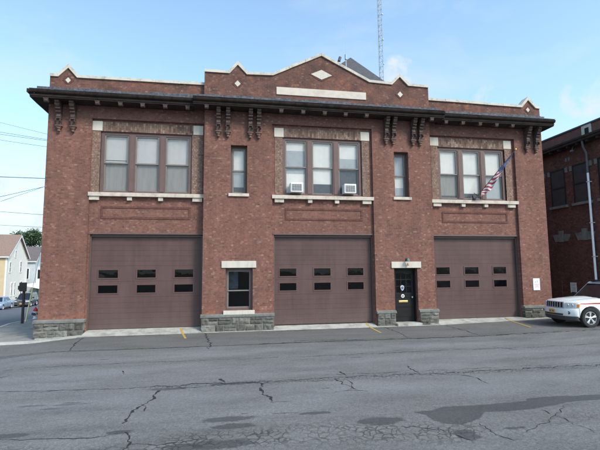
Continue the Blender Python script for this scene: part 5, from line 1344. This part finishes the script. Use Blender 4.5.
def leaf_mat(name, c):
    m, nt, b = new_mat(name); oi = nt.nodes.new('ShaderNodeNewGeometry'); co = objco(nt)
    col = ramp(nt, oi.outputs['Random Per Island'], [(0,tuple(x*.55 for x in c)),(.5,c),(1,tuple(x*1.6 for x in c))])
    col = mixc(nt, .6, col, ramp(nt, noise_tex(nt,.5,3,.5,co), [(.35,(.5,.5,.5)),(.65,(1.35,1.35,1.3))]), 'MULTIPLY')
    nt.links.new(col, b.inputs['Base Color']); b.inputs['Roughness'].default_value = .7; return m
M['leaf'] = leaf_mat('green_leaves', (.045,.085,.035))
def tree(x, y, H, rad, label, seed, n=7000):
    rnd = random.Random(seed); zb = gh(x,y)
    t = thing('tree', (x,y,zb), label, 'tree', 'trees behind the houses')
    m = MB(); m.tube([(x,y,zb-.3),(x+.1,y,zb+H*.35),(x-.05,y+.1,zb+H*.8)], .28, 10, r2=.06)
    blobs = []
    for k in range(26):
        a = rnd.uniform(0,2*PI); hh = rnd.uniform(.3,1); rr = rad*math.sqrt(max(.05,1-((hh-.5)/.56)**2))*rnd.uniform(.35,.95)
        c = Vector((x+rr*math.cos(a), y+rr*math.sin(a), zb+H*(.22+.74*hh))); blobs.append((c, rad*rnd.uniform(.20,.38)))
        if k % 2 == 0: m.tube([(x,y,zb+H*(.25+.4*hh)), tuple(c)], .07, 6, r2=.02)
    m.build('trunk', M['wood'], t)
    q = MB()
    for k in range(n):
        c, r = blobs[k % len(blobs)]
        d = Vector((rnd.gauss(0,1),rnd.gauss(0,1),rnd.gauss(0,1))).normalized()*r*rnd.uniform(.55,1.12)
        p = c+Vector((d.x,d.y,d.z*.8)); s = rnd.uniform(.10,.22)
        u = Vector((rnd.gauss(0,1),rnd.gauss(0,1),rnd.gauss(0,.6))).normalized(); v = u.cross(Vector((rnd.gauss(0,1),rnd.gauss(0,1),rnd.gauss(0,1)))).normalized()
        q.add([p-u*s, p+v*s*.6, p+u*s, p-v*s*.6], [(0,1,2,3)])
    q.build('crown', M['leaf'], t, fix=False)
tree(-40.5, 82, 14.2, 4.6, 'broad dark green tree above the roof of the grey house', 3, 12000)
tree(-36.0, 86, 15.0, 4.2, 'taller green tree beside the brick corner beyond the grey house', 4, 12000)
tree(-55.5, 92, 14.0, 4.5, 'tree top showing over the left end of the brown roof', 9, 8000)

# ------------------------------------------------------------------ sky, sun, camera
world = bpy.data.worlds.new('World'); scene.world = world; world.use_nodes = True
nt = world.node_tree; bg = nt.nodes['Background']
CLOUDS = [((.6671,.6737,.318),.9985,.9998),((.675,.669,.300),.9990,.9999),((.3647,.8317,.4186),.9985,.9998),((.5361,.7697,.3466),.9990,.9999),((-.3907,.9139,.1098),.985,.999)]
SUN_AZ, SUN_EL = 142, 42      # azimuth from +y clockwise, elevation
sky = nt.nodes.new('ShaderNodeTexSky'); sky.sky_type = 'NISHITA'; sky.sun_disc = False
sky.sun_elevation = R(SUN_EL); sky.sun_rotation = R(SUN_AZ); sky.altitude = 100; sky.air_density = 1.0; sky.dust_density = 1.6; sky.ozone_density = 1.2
tc = nt.nodes.new('ShaderNodeTexCoord'); mp = nt.nodes.new('ShaderNodeMapping'); mp.inputs['Scale'].default_value = (1,1,2.6)
nt.links.new(tc.outputs['Generated'], mp.inputs[0])
cn = noise_tex(nt, 2.6, 7, .55, mp.outputs[0], .3)
cf = ramp(nt, cn, [(.50,(0,0,0)),(.80,(1,1,1))])
sz = nt.nodes.new('ShaderNodeSeparateXYZ'); nt.links.new(tc.outputs['Generated'], sz.inputs[0])
hz_ = ramp(nt, sz.outputs[2], [(.0,(.9,.9,.9)),(.12,(.55,.55,.55)),(.32,(.22,.22,.22)),(.6,(.10,.10,.10))])
fac = math_n(nt, 'ADD', math_n(nt,'MULTIPLY',cf,.55), hz_, True)
boost = mixc(nt, 1., sky.outputs[0], (1.95,2.38,2.35,1), 'MULTIPLY')
pf = None
cn2 = ramp(nt, noise_tex(nt, 16, 6, .6, tc.outputs['Generated'], .4), [(.36,(0,0,0)),(.62,(1,1,1))])
for d0, c0, c1 in CLOUDS:     # a few small fair-weather clouds, placed by direction in the sky
    vm = nt.nodes.new('ShaderNodeVectorMath'); vm.operation = 'DOT_PRODUCT'; vm.inputs[1].default_value = d0
    nrm = nt.nodes.new('ShaderNodeVectorMath'); nrm.operation = 'NORMALIZE'; nt.links.new(tc.outputs['Generated'], nrm.inputs[0]); nt.links.new(nrm.outputs[0], vm.inputs[0])
    mr = nt.nodes.new('ShaderNodeMapRange'); mr.interpolation_type = 'SMOOTHSTEP'; mr.inputs[1].default_value = c0; mr.inputs[2].default_value = c1; nt.links.new(vm.outputs['Value'], mr.inputs[0])
    pf = mr.outputs[0] if pf is None else math_n(nt, 'MAXIMUM', pf, mr.outputs[0])
fac = math_n(nt, 'MAXIMUM', fac, math_n(nt, 'MULTIPLY', pf, math_n(nt,'MULTIPLY',cn2,.95)))
col = mixc(nt, fac, boost, (5.45,6.05,6.45,1))
nt.links.new(col, bg.inputs[0]); bg.inputs[1].default_value = .15
sd = bpy.data.lights.new('sun','SUN'); sd.energy = 3.2; sd.angle = R(14); sd.color = (1,.92,.83)
so = bpy.data.objects.new('sun', sd); COL.objects.link(so)
dv = Vector((math.sin(R(SUN_AZ))*math.cos(R(SUN_EL)), math.cos(R(SUN_AZ))*math.cos(R(SUN_EL)), math.sin(R(SUN_EL))))
so.rotation_euler = (-dv).to_track_quat('-Z','Y').to_euler(); so.location = dv*60

cd = bpy.data.cameras.new('camera'); cam = bpy.data.objects.new('camera', cd); COL.objects.link(cam)
Rv, Uv, Fv = Vector((.98452391,-.17505097,-.00835628)), Vector((-.00975268,-.10233449,.99470224)), Vector((.17497873,.97922664,.10245797))
cam.matrix_world = Matrix(((Rv.x,Uv.x,-Fv.x,0),(Rv.y,Uv.y,-Fv.y,-18.01377853),(Rv.z,Uv.z,-Fv.z,2.28315077),(0,0,0,1)))
cd.sensor_width = 36; cd.lens = 430/600*36; cd.clip_end = 3000; cd.clip_start = .1
scene.camera = cam
scene.view_settings.view_transform = 'Standard'; scene.view_settings.look = 'None'; scene.view_settings.exposure = 0; scene.view_settings.gamma = 1
for o in COL.objects:
    if '_o' in o: del o['_o']
